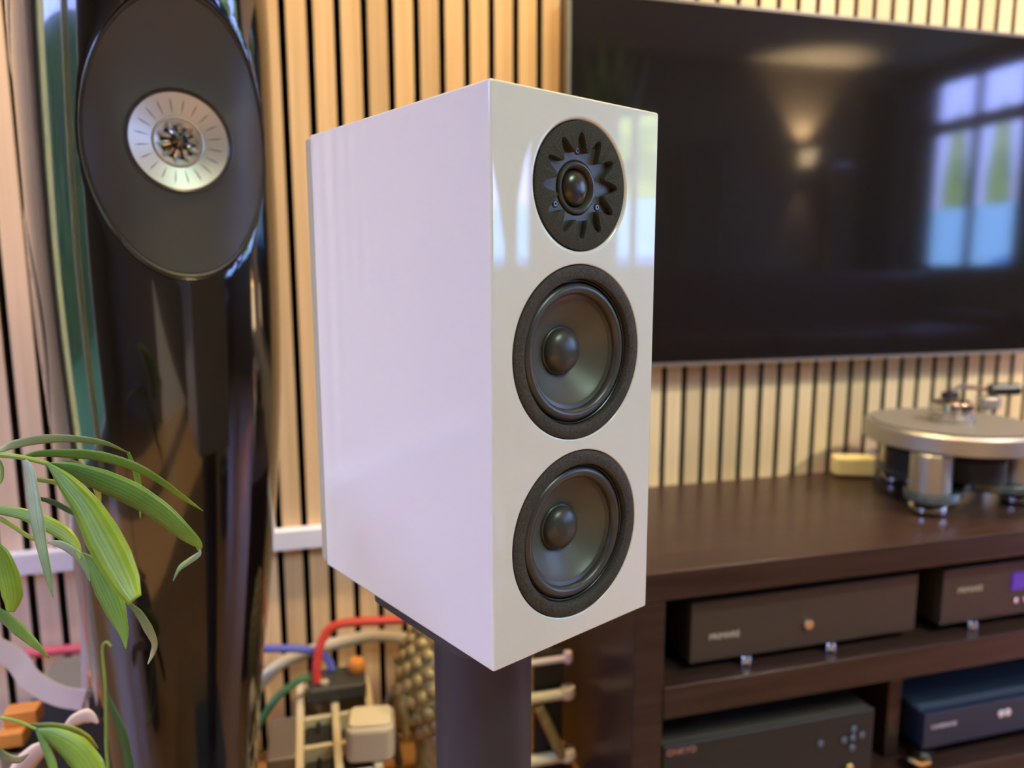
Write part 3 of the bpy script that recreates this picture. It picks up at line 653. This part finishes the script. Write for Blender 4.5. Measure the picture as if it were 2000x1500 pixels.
MB().cyl(0.016, 0.0, 0.165, (ax, ay, 0), n=24).build('arm_post', M_CHROME, tt)
MB().cyl(0.024, 0.165, 0.190, (ax, ay, 0), n=28, bev=0.003).build('arm_bearing', M_ALU, tt)
arm = MB().tube([(ax - 0.0, ay, 0.205), (0.115, 0.09, 0.213), (0.07, 0.075, 0.203)], 0.005).build('tonearm', M_CHROME, tt)
MB().tube([(ax, ay, 0.205), (ax + 0.055, ay - 0.02, 0.207)], 0.013, 16).build('counterweight', M_BLKMET, tt)
MB().box(0.055, 0.083, 0.066, 0.084, 0.178, 0.205).build('cartridge', M_BLACK, tt)
# lit brass box beside the turntable
lb = thing('power_supply_box', 'small pale yellow metal box on the cabinet top left of the record player', 'box', (1.185, 1.392, 0.4903), math.radians(-20))
MB().box(-0.045, 0.045, -0.022, 0.022, 0.003, 0.045).build('housing', mat('pale_yellow_metal', (1.0, 0.90, 0.42), 0.35), lb, bevel=0.005)
for x in (-.035, .035): MB().cyl(0.005, 0, 0.0029, (x, 0, 0)).build('foot', M_BLACK, lb)

# ------------------------------------------------------------------ cables and things on the floor between the speakers
tag(MB().box(-2.2, 0.465, YS - 0.024, YS - 0.0005, 0.425, 0.465).build('cable_duct', M_TRIM, bevel=0.003), 'white plastic cable duct running across the lower slats', 'cable duct')
def cable(name, pts, r, m, lab, cat='cable', n=8): return tag(MB().tube(catmull(pts, 8), r, n).build(name, m), lab, cat)
cable('power_cable', [(0.40, 1.36, 0.24), (0.30, 1.365, 0.285), (0.15, 1.37, 0.286), (0.035, 1.37, 0.292), (0.002, 1.36, 0.27), (-0.010, 1.345, 0.235), (-0.012, 1.332, 0.2015)], 0.0085, M_RED, 'red cable arching in front of the slats between the two speakers')
cable('network_cable', [(-0.20, 1.39, 0.262), (-0.082, 1.388, 0.250), (-0.02, 1.386, 0.238), (0.008, 1.378, 0.224), (0.018, 1.365, 0.2015)], 0.0075, M_BLUE, 'blue cable crossing behind the red cable')
cable('ground_cable', [(-0.12, 1.33, 0.13), (-0.085, 1.33, 0.182), (-0.045, 1.34, 0.205), (-0.030, 1.345, 0.207), (-0.022, 1.340, 0.2015)], 0.007, M_GREEN, 'dark green cable below the blue cable')
cable('power_lead', [(-0.20, 1.415, 0.0125), (-0.13, 1.415, 0.15), (-0.085, 1.415, 0.200), (-0.03, 1.415, 0.220), (0.045, 1.415, 0.234), (0.12, 1.415, 0.234), (0.20, 1.415, 0.20), (0.26, 1.415, 0.10), (0.28, 1.415, 0.0125)], 0.012, M_BEIGE, 'thick beige cable in a wide low arch by the wall', n=12)
cable('curved_lead', [(0.135, 1.33, 0.012), (0.118, 1.31, 0.12), (0.112, 1.29, 0.155), (0.122, 1.28, 0.19), (0.15, 1.29, 0.21), (0.19, 1.31, 0.17), (0.21, 1.33, 0.012)], 0.0085, M_BLUEGREY, 'grey-blue cable bent beside the bronze head')
cr_ = thing('cable_crate', 'ivory open crate of compartments full of black adapters', 'crate', (0.019, 1.255, 0))
def cbx(name, *a): return MB().box(*a).build(name, M_IVORY, cr_, bevel=0.002)
for x in (-0.0615, 0.0, 0.0615): cbx('rail', x - 0.0065, x + 0.0065, -0.145, 0.145, 0.0, 0.170)
for y in (-0.1385, -0.055, 0.03, 0.1385):
    for s in (-1, 1): cbx('crossbar', *(sorted((s * 0.0067, s * 0.0548))), y - 0.005, y + 0.005, 0.02, 0.163)
cbx('bottom', -0.0548, -0.0067, -0.133, 0.133, 0.0, 0.006)
cbx('bottom', 0.0067, 0.0548, -0.133, 0.133, 0.0, 0.006)
i = 0
for sx_, y, h, lab in ((-1, -0.097, 0.135, 'black power adapter in the near left compartment of the ivory crate'), (-1, -0.012, 0.145, 'black power adapter in the middle left compartment of the ivory crate'), (1, -0.097, 0.14, 'black power adapter in the near right compartment of the ivory crate'), (1, -0.012, 0.13, 'black power adapter in the middle right compartment of the ivory crate')):
    a_ = thing('power_adapter', lab, 'adapter', (0.019 + sx_ * 0.0305, 1.255 + y, 0.0063), group='black adapters in the crate')
    MB().box(-0.0225, 0.0225, -0.034, 0.034, 0, h).build('housing', M_BLACK, a_, bevel=0.004)
    MB().cyl(0.004, h, h + 0.02, (0, 0.01, 0)).build('strain_relief', M_DKGREY, a_)
a_ = thing('power_supply', 'long black power block lying across the back of the ivory crate', 'adapter', (0.022, 1.345, 0.1705))
MB().box(-0.050, 0.055, -0.038, 0.038, 0, 0.030).build('housing', M_DKGREY, a_, bevel=0.006)
MB().cyl(0.008, 0.0302, 0.036, (-0.02, -0.02, 0), n=16).build('cap', M_BEIGE, a_)
o_ = thing('orange_plug', 'round orange plug on the black power block', 'plug', (0.062, 1.352, 0.2007))
MB().lathe([(0, 0), (0.013, 0), (0.0165, 0.006), (0.0165, 0.018), (0.011, 0.026), (0, 0.027)], n=24).build('body', M_ORANGE, o_)
ad = thing('beige_adapter', 'chunky rounded beige adapter leaning on the crate beside the bronze head', 'adapter', (0.072, 1.150, 0.1705), math.radians(-8))
MB().prism(rrect(0.078, 0.07, 0.014), 0.0, 0.060).build('housing', M_BEIGE, ad, bevel=0.009, seg=4)
MB().prism(rrect(0.066, 0.055, 0.010), 0.0602, 0.064).build('lid', M_IVORY, ad, bevel=0.002)
bx_ = thing('equipment_box', 'dark grey-brown box just right of the foot of the black tower', 'box', (-0.062, 1.225, 0))
MB().box(-0.032, 0.0135, -0.06, 0.06, 0.004, 0.172).build('housing', M_TAUPE, bx_, bevel=0.004); MB().box(-.03, .011, -.055, .055, 0, .0039).build('base', M_BLACK, bx_)
jr = thing('cream_jar', 'small cream-topped jar in front of the grey-brown box', 'jar', (-0.055, 1.12, 0))
MB().lathe([(0, 0), (0.022, 0), (0.024, 0.01), (0.024, 0.09), (0.021, 0.10), (0, 0.10)], n=32).build('body', M_TAUPE, jr)
MB().lathe([(0, 0.1002), (0.0235, 0.1002), (0.025, 0.104), (0.024, 0.114), (0, 0.118)], n=32).build('lid', M_IVORY, jr)

# ------------------------------------------------------------------ bronze buddha head
bd = thing('buddha_head', 'antique gold head sculpture with rows of round hair curls, behind the stand', 'statue', (0.209, 1.195, 0), math.radians(200))
def head_pt(th, ph):                     # th polar from +z, ph azimuth; face towards local -y
    d = Vector((math.sin(th) * math.cos(ph), math.sin(th) * math.sin(ph), math.cos(th)))
    bump = 0.026 * math.exp(-(th / 0.42) ** 2)
    jaw = 1 - 0.16 * max(0, -d.z)
    return Vector((d.x * 0.090 * jaw, d.y * 0.098 * jaw, d.z * 0.112 + bump))
def headmesh():
    vs = []; nt_, np_ = 40, 56
    for i in range(nt_ + 1):
        th = PI * i / nt_
        for j in range(np_):
            ph = 2 * PI * j / np_; p = head_pt(max(th, 1e-3), ph)
            fx = p.x; fz = p.z
            if p.y < -0.02:              # nose, eye sockets, lips, chin on the face side
                g = lambda cx, cz, sx3, sz3: math.exp(-((fx - cx) / sx3) ** 2 - ((fz - cz) / sz3) ** 2)
                p.y += -0.024 * g(0, -0.016, 0.010, 0.022) + 0.010 * (g(0.032, 0.004, 0.014, 0.010) + g(-0.032, 0.004, 0.014, 0.010)) - 0.009 * g(0, -0.056, 0.020, 0.005) - 0.007 * g(0, -0.068, 0.016, 0.005) - 0.010 * g(0, -0.092, 0.016, 0.012)
            vs.append(tuple(p + Vector((0, 0, 0.245))))
    fs = [(i * np_ + j, i * np_ + (j + 1) % np_, (i + 1) * np_ + (j + 1) % np_, (i + 1) * np_ + j) for i in range(nt_) for j in range(np_)]
    return MB().add(vs, fs)
hd = headmesh().build('head', M_BRONZE, bd, angle=80)
MB().lathe([(0, 0), (0.085, 0), (0.088, 0.012), (0.070, 0.03), (0.062, 0.07), (0.058, 0.12), (0.064, 0.16), (0.060, 0.19)], n=48).build('neck', M_BRONZE, bd)
for s in (-1, 1):
    MB().lathe([(0, -0.048), (0.010, -0.044), (0.013, -0.02), (0.016, 0.01), (0.015, 0.03), (0.006, 0.040), (0, 0.042)], (s * 0.090, 0.01, 0.225), n=14, sq=(0.55, 1.0)).build('ear', M_BRONZE, bd)
curl_me = None; ga = PI * (3 - math.sqrt(5)); n_c = 210
for i in range(n_c):
    zc = 1 - 2 * (i + 0.5) / n_c; th = math.acos(zc); ph = ga * i
    d = Vector((math.sin(th) * math.cos(ph), math.sin(th) * math.sin(ph), math.cos(th)))
    if d.z < -0.62 or (d.y < -0.32 and d.z < 0.42): continue
    p = head_pt(th, ph) + Vector((0, 0, 0.245))
    if curl_me is None:
        o = MB().lathe([(0.0118, -0.004), (0.0118, 0.001), (0.0098, 0.0052), (0.0055, 0.0084), (0, 0.0094)], n=11).build('hair_curl', M_BRONZE, bd, angle=80); curl_me = o.data
    else:
        o = bpy.data.objects.new('hair_curl', curl_me); COL.objects.link(o); o.parent = bd
    o.location = p; o.rotation_euler = d.to_track_quat('Z', 'Y').to_euler()

# ------------------------------------------------------------------ rack of ivory plugs right of the stand
rk = thing('plug_rail', 'upright brass rail carrying ivory plugs against the left side of the cabinet', 'power strip', (0.405, 1.215, 0))
MB().box(-0.05, 0.05, -0.012, 0.03, 0.0, 0.012).build('foot', M_BLACK, rk)
MB().box(-0.03, 0.024, 0.004, 0.02, 0.012, 0.26).build('upright', M_BLACK, rk, bevel=0.002)
for z, mm, r_ in ((0.250, M_RIBBON, 0.006), (0.181, M_IVORY, 0.010), (0.056, M_IVORY, 0.011)):
    MB().tube([(-0.045, -0.006, z), (0.028, -0.006, z)], r_, 16).build('plug_bar', mm, rk)
    MB().lathe([(0, -0.010), (r_ * 1.3, -0.008), (r_ * 1.6, 0), (r_ * 1.3, 0.012), (0, 0.014)], (0.030, -0.006, z), n=18).build('plug_cap', mm, rk)
MB().tube([(-0.028, -0.012, 0.165), (-0.008, -0.012, 0.12), (0.018, -0.012, 0.06)], 0.010, 12).build('diagonal_brace', M_BRASS if False else M_BRONZE, rk)

# ------------------------------------------------------------------ left corner: sub box, bin, ribbon cable
sb = thing('subwoofer', 'dark grey cube speaker with a grey top behind the palm', 'speaker', (-0.402, 1.335, 0))
MB().box(-0.053, 0.053, -0.07, 0.07, 0.01, 0.272).build('housing', M_DKGREY, sb, bevel=0.004)
MB().box(-0.050, 0.050, -0.067, 0.067, 0.2722, 0.278).build('top_panel', M_GREYTOP, sb, bevel=0.002)
for x in (-.04, .04):
    for y in (-.055, .055): MB().cyl(0.01, 0, 0.0099, (x, y, 0)).build('foot', M_BLACK, sb)
bn = thing('metal_bin', 'round taupe metal bin in the left corner in front of the grey cube speaker', 'bin', (-0.428, 1.175, 0))
MB().lathe([(0, 0), (0.032, 0), (0.036, 0.255), (0.0375, 0.258), (0.0375, 0.264), (0.034, 0.264), (0.030, 0.01), (0, 0.01)], n=40).build('body', M_TAUPE, bn)
oc = thing('orange_connector', 'blocky orange connectors on top of the taupe bin', 'connector', (-0.430, 1.175, 0.2643))
MB().box(-0.030, 0.004, -0.020, 0.012, 0, 0.024).build('plug', M_ORANGE, oc, bevel=0.003); MB().box(-0.026, 0.020, -0.006, 0.022, 0.0242, 0.048).build('plug', M_ORANGE, oc, bevel=0.003)
oc2 = thing('orange_clip', 'small orange clip on the back corner of the grey cube speaker', 'clip', (-0.368, 1.285, 0.2782))
MB().box(-0.010, 0.012, -0.010, 0.010, 0, 0.024).build('jaw', M_ORANGE, oc2, bevel=0.003)
cable('wall_cable', [(-1.2, 1.425, 0.283), (-0.8, 1.425, 0.279), (-0.50, 1.425, 0.281), (-0.40, 1.425, 0.278), (-0.33, 1.40, 0.290), (-0.29, 1.36, 0.30)], 0.0085, M_PINK, 'pinkish red cable lying along the foot of the slats on the left')
def ribbon(name, pts, hw, m, lab, cat, up=(0, 0, 1), th=0.0012):
    P = catmull(pts, 8); vs = []
    for i_, p in enumerate(P):
        t_ = (P[min(i_ + 1, len(P) - 1)] - P[max(i_ - 1, 0)]).normalized(); u_ = Vector(up); u_ = (u_ - t_ * u_.dot(t_)).normalized(); n_ = t_.cross(u_)
        vs += [p + u_ * hw + n_ * th, p - u_ * hw + n_ * th, p - u_ * hw - n_ * th, p + u_ * hw - n_ * th]
    fs = [(k * 4 + j, k * 4 + (j + 1) % 4, (k + 1) * 4 + (j + 1) % 4, (k + 1) * 4 + j) for k in range(len(P) - 1) for j in range(4)] + [(0, 1, 2, 3), tuple(4 * (len(P) - 1) + j for j in (3, 2, 1, 0))]
    return tag(MB().add(vs, fs).build(name, m, smooth=False), lab, cat)
ribbon('ribbon_cable', [(-0.75, 1.10, 0.60), (-0.56, 1.11, 0.50), (-0.43, 1.12, 0.434), (-0.396, 1.12, 0.385), (-0.365, 1.118, 0.358), (-0.331, 1.115, 0.346)], 0.0155, M_RIBBON, 'flat pinkish-white ribbon cable sagging across the left corner', 'cable', (0.25, 0, 1))
ribbon('ribbon_cable_end', [(-0.331, 1.117, 0.331), (-0.328, 1.117, 0.38), (-0.324, 1.117, 0.442), (-0.320, 1.117, 0.49)], 0.0045, M_RIBBON, 'narrow pinkish-white strip rising beside the black tower from the sagging ribbon', 'cable', (1, 0, 0))

# ------------------------------------------------------------------ palm plant
pl = thing('potted_palm', 'green potted palm with long striped leaflets in front of the black tower', 'plant', (-0.50, 0.42, 0))
PW = Vector((-0.50, 0.42, 0))
MB().lathe([(0, 0), (0.085, 0), (0.11, 0.22), (0.12, 0.23), (0.12, 0.26), (0.108, 0.26), (0.10, 0.225), (0, 0.225)], n=48).build('pot', M_POT, pl)
MB().lathe([(0, 0.2255), (0.098, 0.2255), (0.098, 0.235), (0, 0.24)], n=32).build('soil', M_SOIL, pl)
def leaf(pts, ws, m, d0=0.55, d1=None, tilt=0.0, fold=0.18, name='leaflet', frond=None, lab=None):
    """leaflet along pixel-traced points: each gets its own distance; ws = half widths in photograph pixels"""
    d1 = d1 or d0; k = len(pts)
    ctr = [at(x, y, d0 + (d1 - d0) * i_ / (k - 1)) for i_, (x, y) in enumerate(pts)]
    P = catmull(ctr, 7); n_ = len(P); W_ = np.interp(np.linspace(0, k - 1, n_), range(k), ws); vs = []; uv = []
    view = CAMF
    for i_, p in enumerate(P):
        t_ = (P[min(i_ + 1, n_ - 1)] - P[max(i_ - 1, 0)]).normalized()
        depth = (p - Vector((0, 0, H))).dot(CAMF)
        s_ = t_.cross(view).normalized(); s_ = (Matrix.Rotation(tilt, 3, t_) @ s_)
        nn = s_.cross(t_).normalized(); hw = max(W_[i_], 0.25) * depth / FPX
        for q in (-1, -0.5, 0, 0.5, 1):
            vs.append(p + s_ * hw * q + nn * (abs(q) * hw * fold) - PW); uv.append((0.5 + q / 2, i_ / (n_ - 1)))
    fs = [(a * 5 + j, a * 5 + j + 1, (a + 1) * 5 + j + 1, (a + 1) * 5 + j) for a in range(n_ - 1) for j in range(4)]
    b_ = MB().add(vs, fs); b_.uv = uv
    o = b_.build(name, m, frond or pl, angle=180)
    if lab: tag(o, lab)
    sd = o.modifiers.new('thickness', 'SOLIDIFY'); sd.thickness = 0.0003
    return o
def stem(pts, r, name='frond'):
    P = catmull([p - PW for p in pts], 8); n_ = len(P)
    return MB().tube(P, r, 8, [r * (1 - 0.5 * i_ / n_) for i_ in range(n_)]).build(name, M_STEM, pl)
f1 = stem([PW + Vector((0.0, 0.0, 0.235)), PW + Vector((-0.03, 0.02, 0.45)), PW + Vector((0.05, 0.04, 0.66)), at(-160, 880, 0.56), at(-30, 886, 0.555), at(40, 893, 0.55), at(95, 906, 0.55)], 0.0032)
f2 = stem([PW + Vector((0.02, 0.01, 0.235)), PW + Vector((0.0, 0.05, 0.42)), at(-230, 1120, 0.60), at(-90, 1010, 0.60), at(-10, 1010, 0.60), at(60, 1050, 0.60), at(92, 1058, 0.60)], 0.0028)
f3 = stem([PW + Vector((0.03, 0.02, 0.235)), PW + Vector((0.06, 0.10, 0.33)), at(-200, 1440, 0.78), at(-60, 1400, 0.80), at(20, 1405, 0.80), at(72, 1424, 0.80)], 0.003)
leaf([(-10, 884), (30, 868), (90, 858), (150, 858), (205, 866), (250, 884)], [3, 9, 10, 8, 6, 1], L_PALE, 0.55, 0.60, 0.5, frond=f1)
leaf([(40, 893), (80, 886), (150, 887), (200, 893), (260, 911), (310, 938), (355, 970), (397, 998)], [2, 7, 10, 11, 10, 8, 6, 0.5], L_YELLOW if False else L_GREEN, 0.55, 0.61, 0.3, frond=f1)
leaf([(88, 905), (140, 918), (200, 941), (260, 968), (315, 1003), (358, 1040), (384, 1062), (389, 1075)], [2, 15, 24, 25, 22, 17, 10, 4], L_GREEN, 0.55, 0.57, 0.15, frond=f1)
leaf([(389, 1070), (388, 1082), (370, 1095), (350, 1110), (338, 1135)], [3, 6, 7, 6, 1], L_PALE, 0.57, 0.565, 0.6, frond=f1, lab='curled tip of the longest leaflet')
leaf([(90, 903), (125, 940), (165, 990), (195, 1045), (222, 1095), (245, 1140), (262, 1172)], [2, 17, 27, 35, 35, 28, 15], L_BRIGHT, 0.548, 0.52, -0.1, frond=f1, lab='broad bright green leaflet with a torn blunt tip')
leaf([(42, 891), (55, 920), (62, 970), (70, 1020), (80, 1070), (92, 1120), (104, 1167)], [3, 14, 19, 20, 15, 11, 1], L_PALE, 0.55, 0.53, 0.35, frond=f1)
leaf([(250, 883), (258, 905), (268, 935), (273, 975), (274, 1012)], [3, 5, 7, 4, 1], L_BRIGHT, 0.60, 0.605, 0.2, frond=f1)
leaf([(130, 900), (155, 908), (175, 930), (190, 962), (196, 985)], [2, 6, 8, 8, 2], L_YELLOW, 0.58, 0.585, 0.3, frond=f1)
leaf([(60, 935), (95, 940), (140, 950), (175, 975)], [4, 5, 5, 2], L_YELLOW, 0.60, 0.60, 0.2, frond=f1)
leaf([(0, 898), (4, 915), (3, 935), (-6, 952)], [2, 4, 4, 1], L_GREEN, 0.54, 0.54, 0.2, frond=f1)
leaf([(-10, 995), (40, 1003), (85, 1020), (125, 1043), (148, 1068), (157, 1095)], [8, 11, 14, 14, 9, 1], L_BRIGHT, 0.60, 0.585, -0.3, frond=f2)
leaf([(70, 972), (100, 980), (130, 995), (155, 1010)], [3, 6, 6, 2], L_DARK, 0.61, 0.61, 0.2, frond=f2)
leaf([(88, 1058), (120, 1065), (150, 1085), (166, 1110), (175, 1135)], [2, 9, 11, 7, 1], L_PALE, 0.59, 0.585, 0.3, frond=f2)
leaf([(150, 1078), (180, 1105), (205, 1150), (225, 1195), (240, 1235), (246, 1268)], [3, 18, 27, 22, 11, 1], L_GREEN, 0.60, 0.59, 0.1, frond=f2)
leaf([(248, 1176), (270, 1198), (288, 1228), (301, 1256), (298, 1276), (289, 1297)], [3, 9, 11, 7, 5, 1], L_CREAMTIP, 0.62, 0.62, 0.2, frond=f2)
leaf([(-20, 1050), (2, 1085), (14, 1125), (22, 1165), (20, 1195)], [3, 16, 22, 21, 8], L_BRIGHT, 0.53, 0.53, 0.0, frond=f2)
leaf([(-20, 1185), (10, 1208), (35, 1230), (65, 1256), (97, 1285)], [8, 12, 13, 9, 1], L_GREEN, 0.56, 0.56, 0.0, frond=f2)
leaf([(60, 1415), (100, 1418), (140, 1426), (170, 1442), (192, 1462)], [2, 7, 9, 8, 1], L_YELLOW, 0.80, 0.80, 0.2, frond=f3)
leaf([(70, 1425), (105, 1440), (145, 1468), (175, 1505), (195, 1550)], [2, 18, 30, 30, 18], L_BRIGHT, 0.80, 0.78, 0.0, frond=f3)
leaf([(70, 1425), (85, 1455), (100, 1490), (112, 1535)], [2, 8, 10, 8], L_GREEN, 0.80, 0.79, 0.1, frond=f3)
leaf([(-20, 1455), (8, 1478), (35, 1484), (56, 1472)], [10, 11, 8, 1], L_CREAMTIP, 0.72, 0.72, 0.2, frond=f3)
leaf([(120, 1428), (145, 1408), (172, 1400), (192, 1412)], [2, 12, 16, 3], M_DRY, 0.86, 0.86, 0.2, frond=f3, lab='dry pinkish-beige leaflet')
leaf([(20, 1530), (50, 1490), (75, 1465), (90, 1450)], [16, 20, 16, 4], M_DRY, 0.84, 0.84, 0.2, frond=f3, lab='dry pinkish-beige leaflet')
f4 = stem([PW + Vector((0.05, 0.0, 0.235)), PW + Vector((0.12, 0.12, 0.25)), at(120, 1640, 0.86), at(205, 1560, 0.86), at(207, 1450, 0.86), at(206, 1350, 0.86), at(200, 1270, 0.86), at(208, 1254, 0.86), at(217, 1262, 0.86)], 0.0022)
leaf([(208, 1350), (222, 1390), (238, 1435), (252, 1500), (260, 1560)], [1, 7, 10, 10, 6], L_DARK, 0.86, 0.84, 0.1, frond=f4)

cane = thing('added_cane_plant', 'tall cane plant with long upright leaves added out of view to block a window reflection', 'plant', (1.17, -0.004, 0))  # unseen plant, added to screen a window from the speaker's glossy face
MB().lathe([(0, 0), (0.10, 0), (0.13, 0.26), (0.12, 0.26), (0.11, 0.23), (0, 0.23)], n=40).build('pot', M_POT, cane)
for k in range(3):
    a = k * 2.1; x, y = 0.035 * math.cos(a), 0.035 * math.sin(a)
    MB().tube([(x, y, 0.23), (x * 1.2, y * 1.1, 0.7), (x * 1.1, y * 1.3, 1.00 + 0.10 * k)], 0.009).build('cane', M_STEM, cane)
    for j in range(24):
        b_ = a + j * 0.7; z0 = 0.98 + 0.10 * k; vs = []; uv = []
        for i_ in range(9):
            u = i_ / 8; r_ = (0.06 + 0.025 * (j % 4)) * u ** 1.2; z = z0 + (0.55 + 0.05 * (j % 4)) * (u - 0.22 * u * u) * (1.2 if j % 2 else 1.0); hw = 0.021 * math.sin(PI * min(1, u * 0.92 + 0.08)) + 0.001
            cx_, cy_ = x * 1.1 + r_ * math.cos(b_), y * 1.3 + r_ * math.sin(b_)
            for q in (-1, 0, 1): vs.append((cx_ - q * hw * math.sin(b_), cy_ + q * hw * math.cos(b_), z + 0.003 * abs(q))); uv.append((0.5 + q / 2, u))
        mb = MB().add(vs, [(i_ * 3 + q, i_ * 3 + q + 1, i_ * 3 + q + 4, i_ * 3 + q + 3) for i_ in range(8) for q in (0, 1)]); mb.uv = uv
        mb.build('leaf', L_PALE, cane, angle=180)

# ------------------------------------------------------------------ behind the camera: what the screen and the lacquer mirror
sf = thing('sofa', 'long brown leather sofa opposite the television', 'sofa', (3.35, -1.80, 0), PI)
MB().box(-1.35, 1.35, -0.40, 0.40, 0.10, 0.42).build('seat_base', M_SOFA, sf, bevel=0.04, seg=4)
MB().box(-1.35, 1.35, 0.22, 0.48, 0.4205, 0.95).build('backrest', M_SOFA, sf, bevel=0.06, seg=4)
for s in (-1, 1): MB().box(*sorted((s * 1.36, s * 1.58)), -0.42, 0.48, 0.10, 0.66).build('armrest', M_SOFA, sf, bevel=0.05, seg=4)
for k in range(3): MB().box(-1.34 + k * 0.9, -0.46 + k * 0.9, -0.42, 0.215, 0.4205, 0.56).build('seat_cushion', M_SOFA, sf, bevel=0.04, seg=4)
for x in (-1.3, 1.3):
    for y in (-0.3, 0.35): MB().cyl(0.03, 0, 0.0995, (x, y, 0)).build('leg', M_BLACK, sf)
def curtain(lab, x0, x1, y, z0, z1, m, along='x'):
    n_ = 60; vs = []
    for i_ in range(n_ + 1):
        u = x0 + (x1 - x0) * i_ / n_; v = y + 0.035 * math.sin(i_ * 1.15)
        for z in (z0, z1):
            for q in (0, 0.006): vs.append((u, v + q, z) if along == 'x' else (v + q, u, z))
    fs = []
    for i_ in range(n_):
        a = i_ * 4; c_ = a + 4; fs += [(a, c_, c_ + 2, a + 2), (a + 1, a + 3, c_ + 3, c_ + 1), (a + 2, c_ + 2, c_ + 3, a + 3), (a, a + 1, c_ + 1, c_)]
    fs += [(0, 2, 3, 1), (n_ * 4, n_ * 4 + 1, n_ * 4 + 3, n_ * 4 + 2)]
    t_ = thing('curtain', lab, 'curtain', (0, 0, 0)); MB().add(vs, fs).build('drape', m, t_, angle=80)
    rod = [(x0 - .05, y, z1 + .015), (x1 + .05, y, z1 + .015)] if along == 'x' else [(y, x0 - .05, z1 + .015), (y, x1 + .05, z1 + .015)]
    MB().tube(rod, 0.012).build('rod', M_CHROME, t_)
def sheer_mat():
    m = bpy.data.materials.new('sheer_white'); m.use_nodes = True; n = m.node_tree; b = n.nodes['Principled BSDF']; out = n.nodes['Material Output']
    b.inputs['Base Color'].default_value = (0.9, 0.86, 0.62, 1); b.inputs['Roughness'].default_value = 0.9
    tl = n.nodes.new('ShaderNodeBsdfTranslucent'); tl.inputs[0].default_value = (0.98, 0.94, 0.70, 1); mx = n.nodes.new('ShaderNodeMixShader'); mx.inputs[0].default_value = 0.85
    n.links.new(b.outputs[0], mx.inputs[1]); n.links.new(tl.outputs[0], mx.inputs[2]); n.links.new(mx.outputs[0], out.inputs[0]); return m
M_SHEER = sheer_mat()
curtain('narrow sheer cream curtain at the slatted-wall end of the left window', 0.80, 1.20, XL + 0.08, 0.03, 2.4, M_SHEER, 'y')
curtain('narrow sheer cream curtain added in the middle of the left window for a bright reflected line', -0.38, -0.06, XL + 0.08, 0.03, 2.4, M_SHEER, 'y')  # added strip, stands in for the sunlit mullion mirrored in the tower
curtain('pale curtain on the back wall left of the wall sconce', 2.85, 3.2, YB + 0.07, 0.02, 1.9, M_CURT)
curtain('pale curtain on the back wall right of the wall sconce', 4.20, 4.40, YB + 0.07, 0.02, 1.8, M_CURT)
curtain('dark curtain in the back right corner of the room', 4.55, 4.8, YB + 0.07, 0.02, 2.4, M_CURTD)
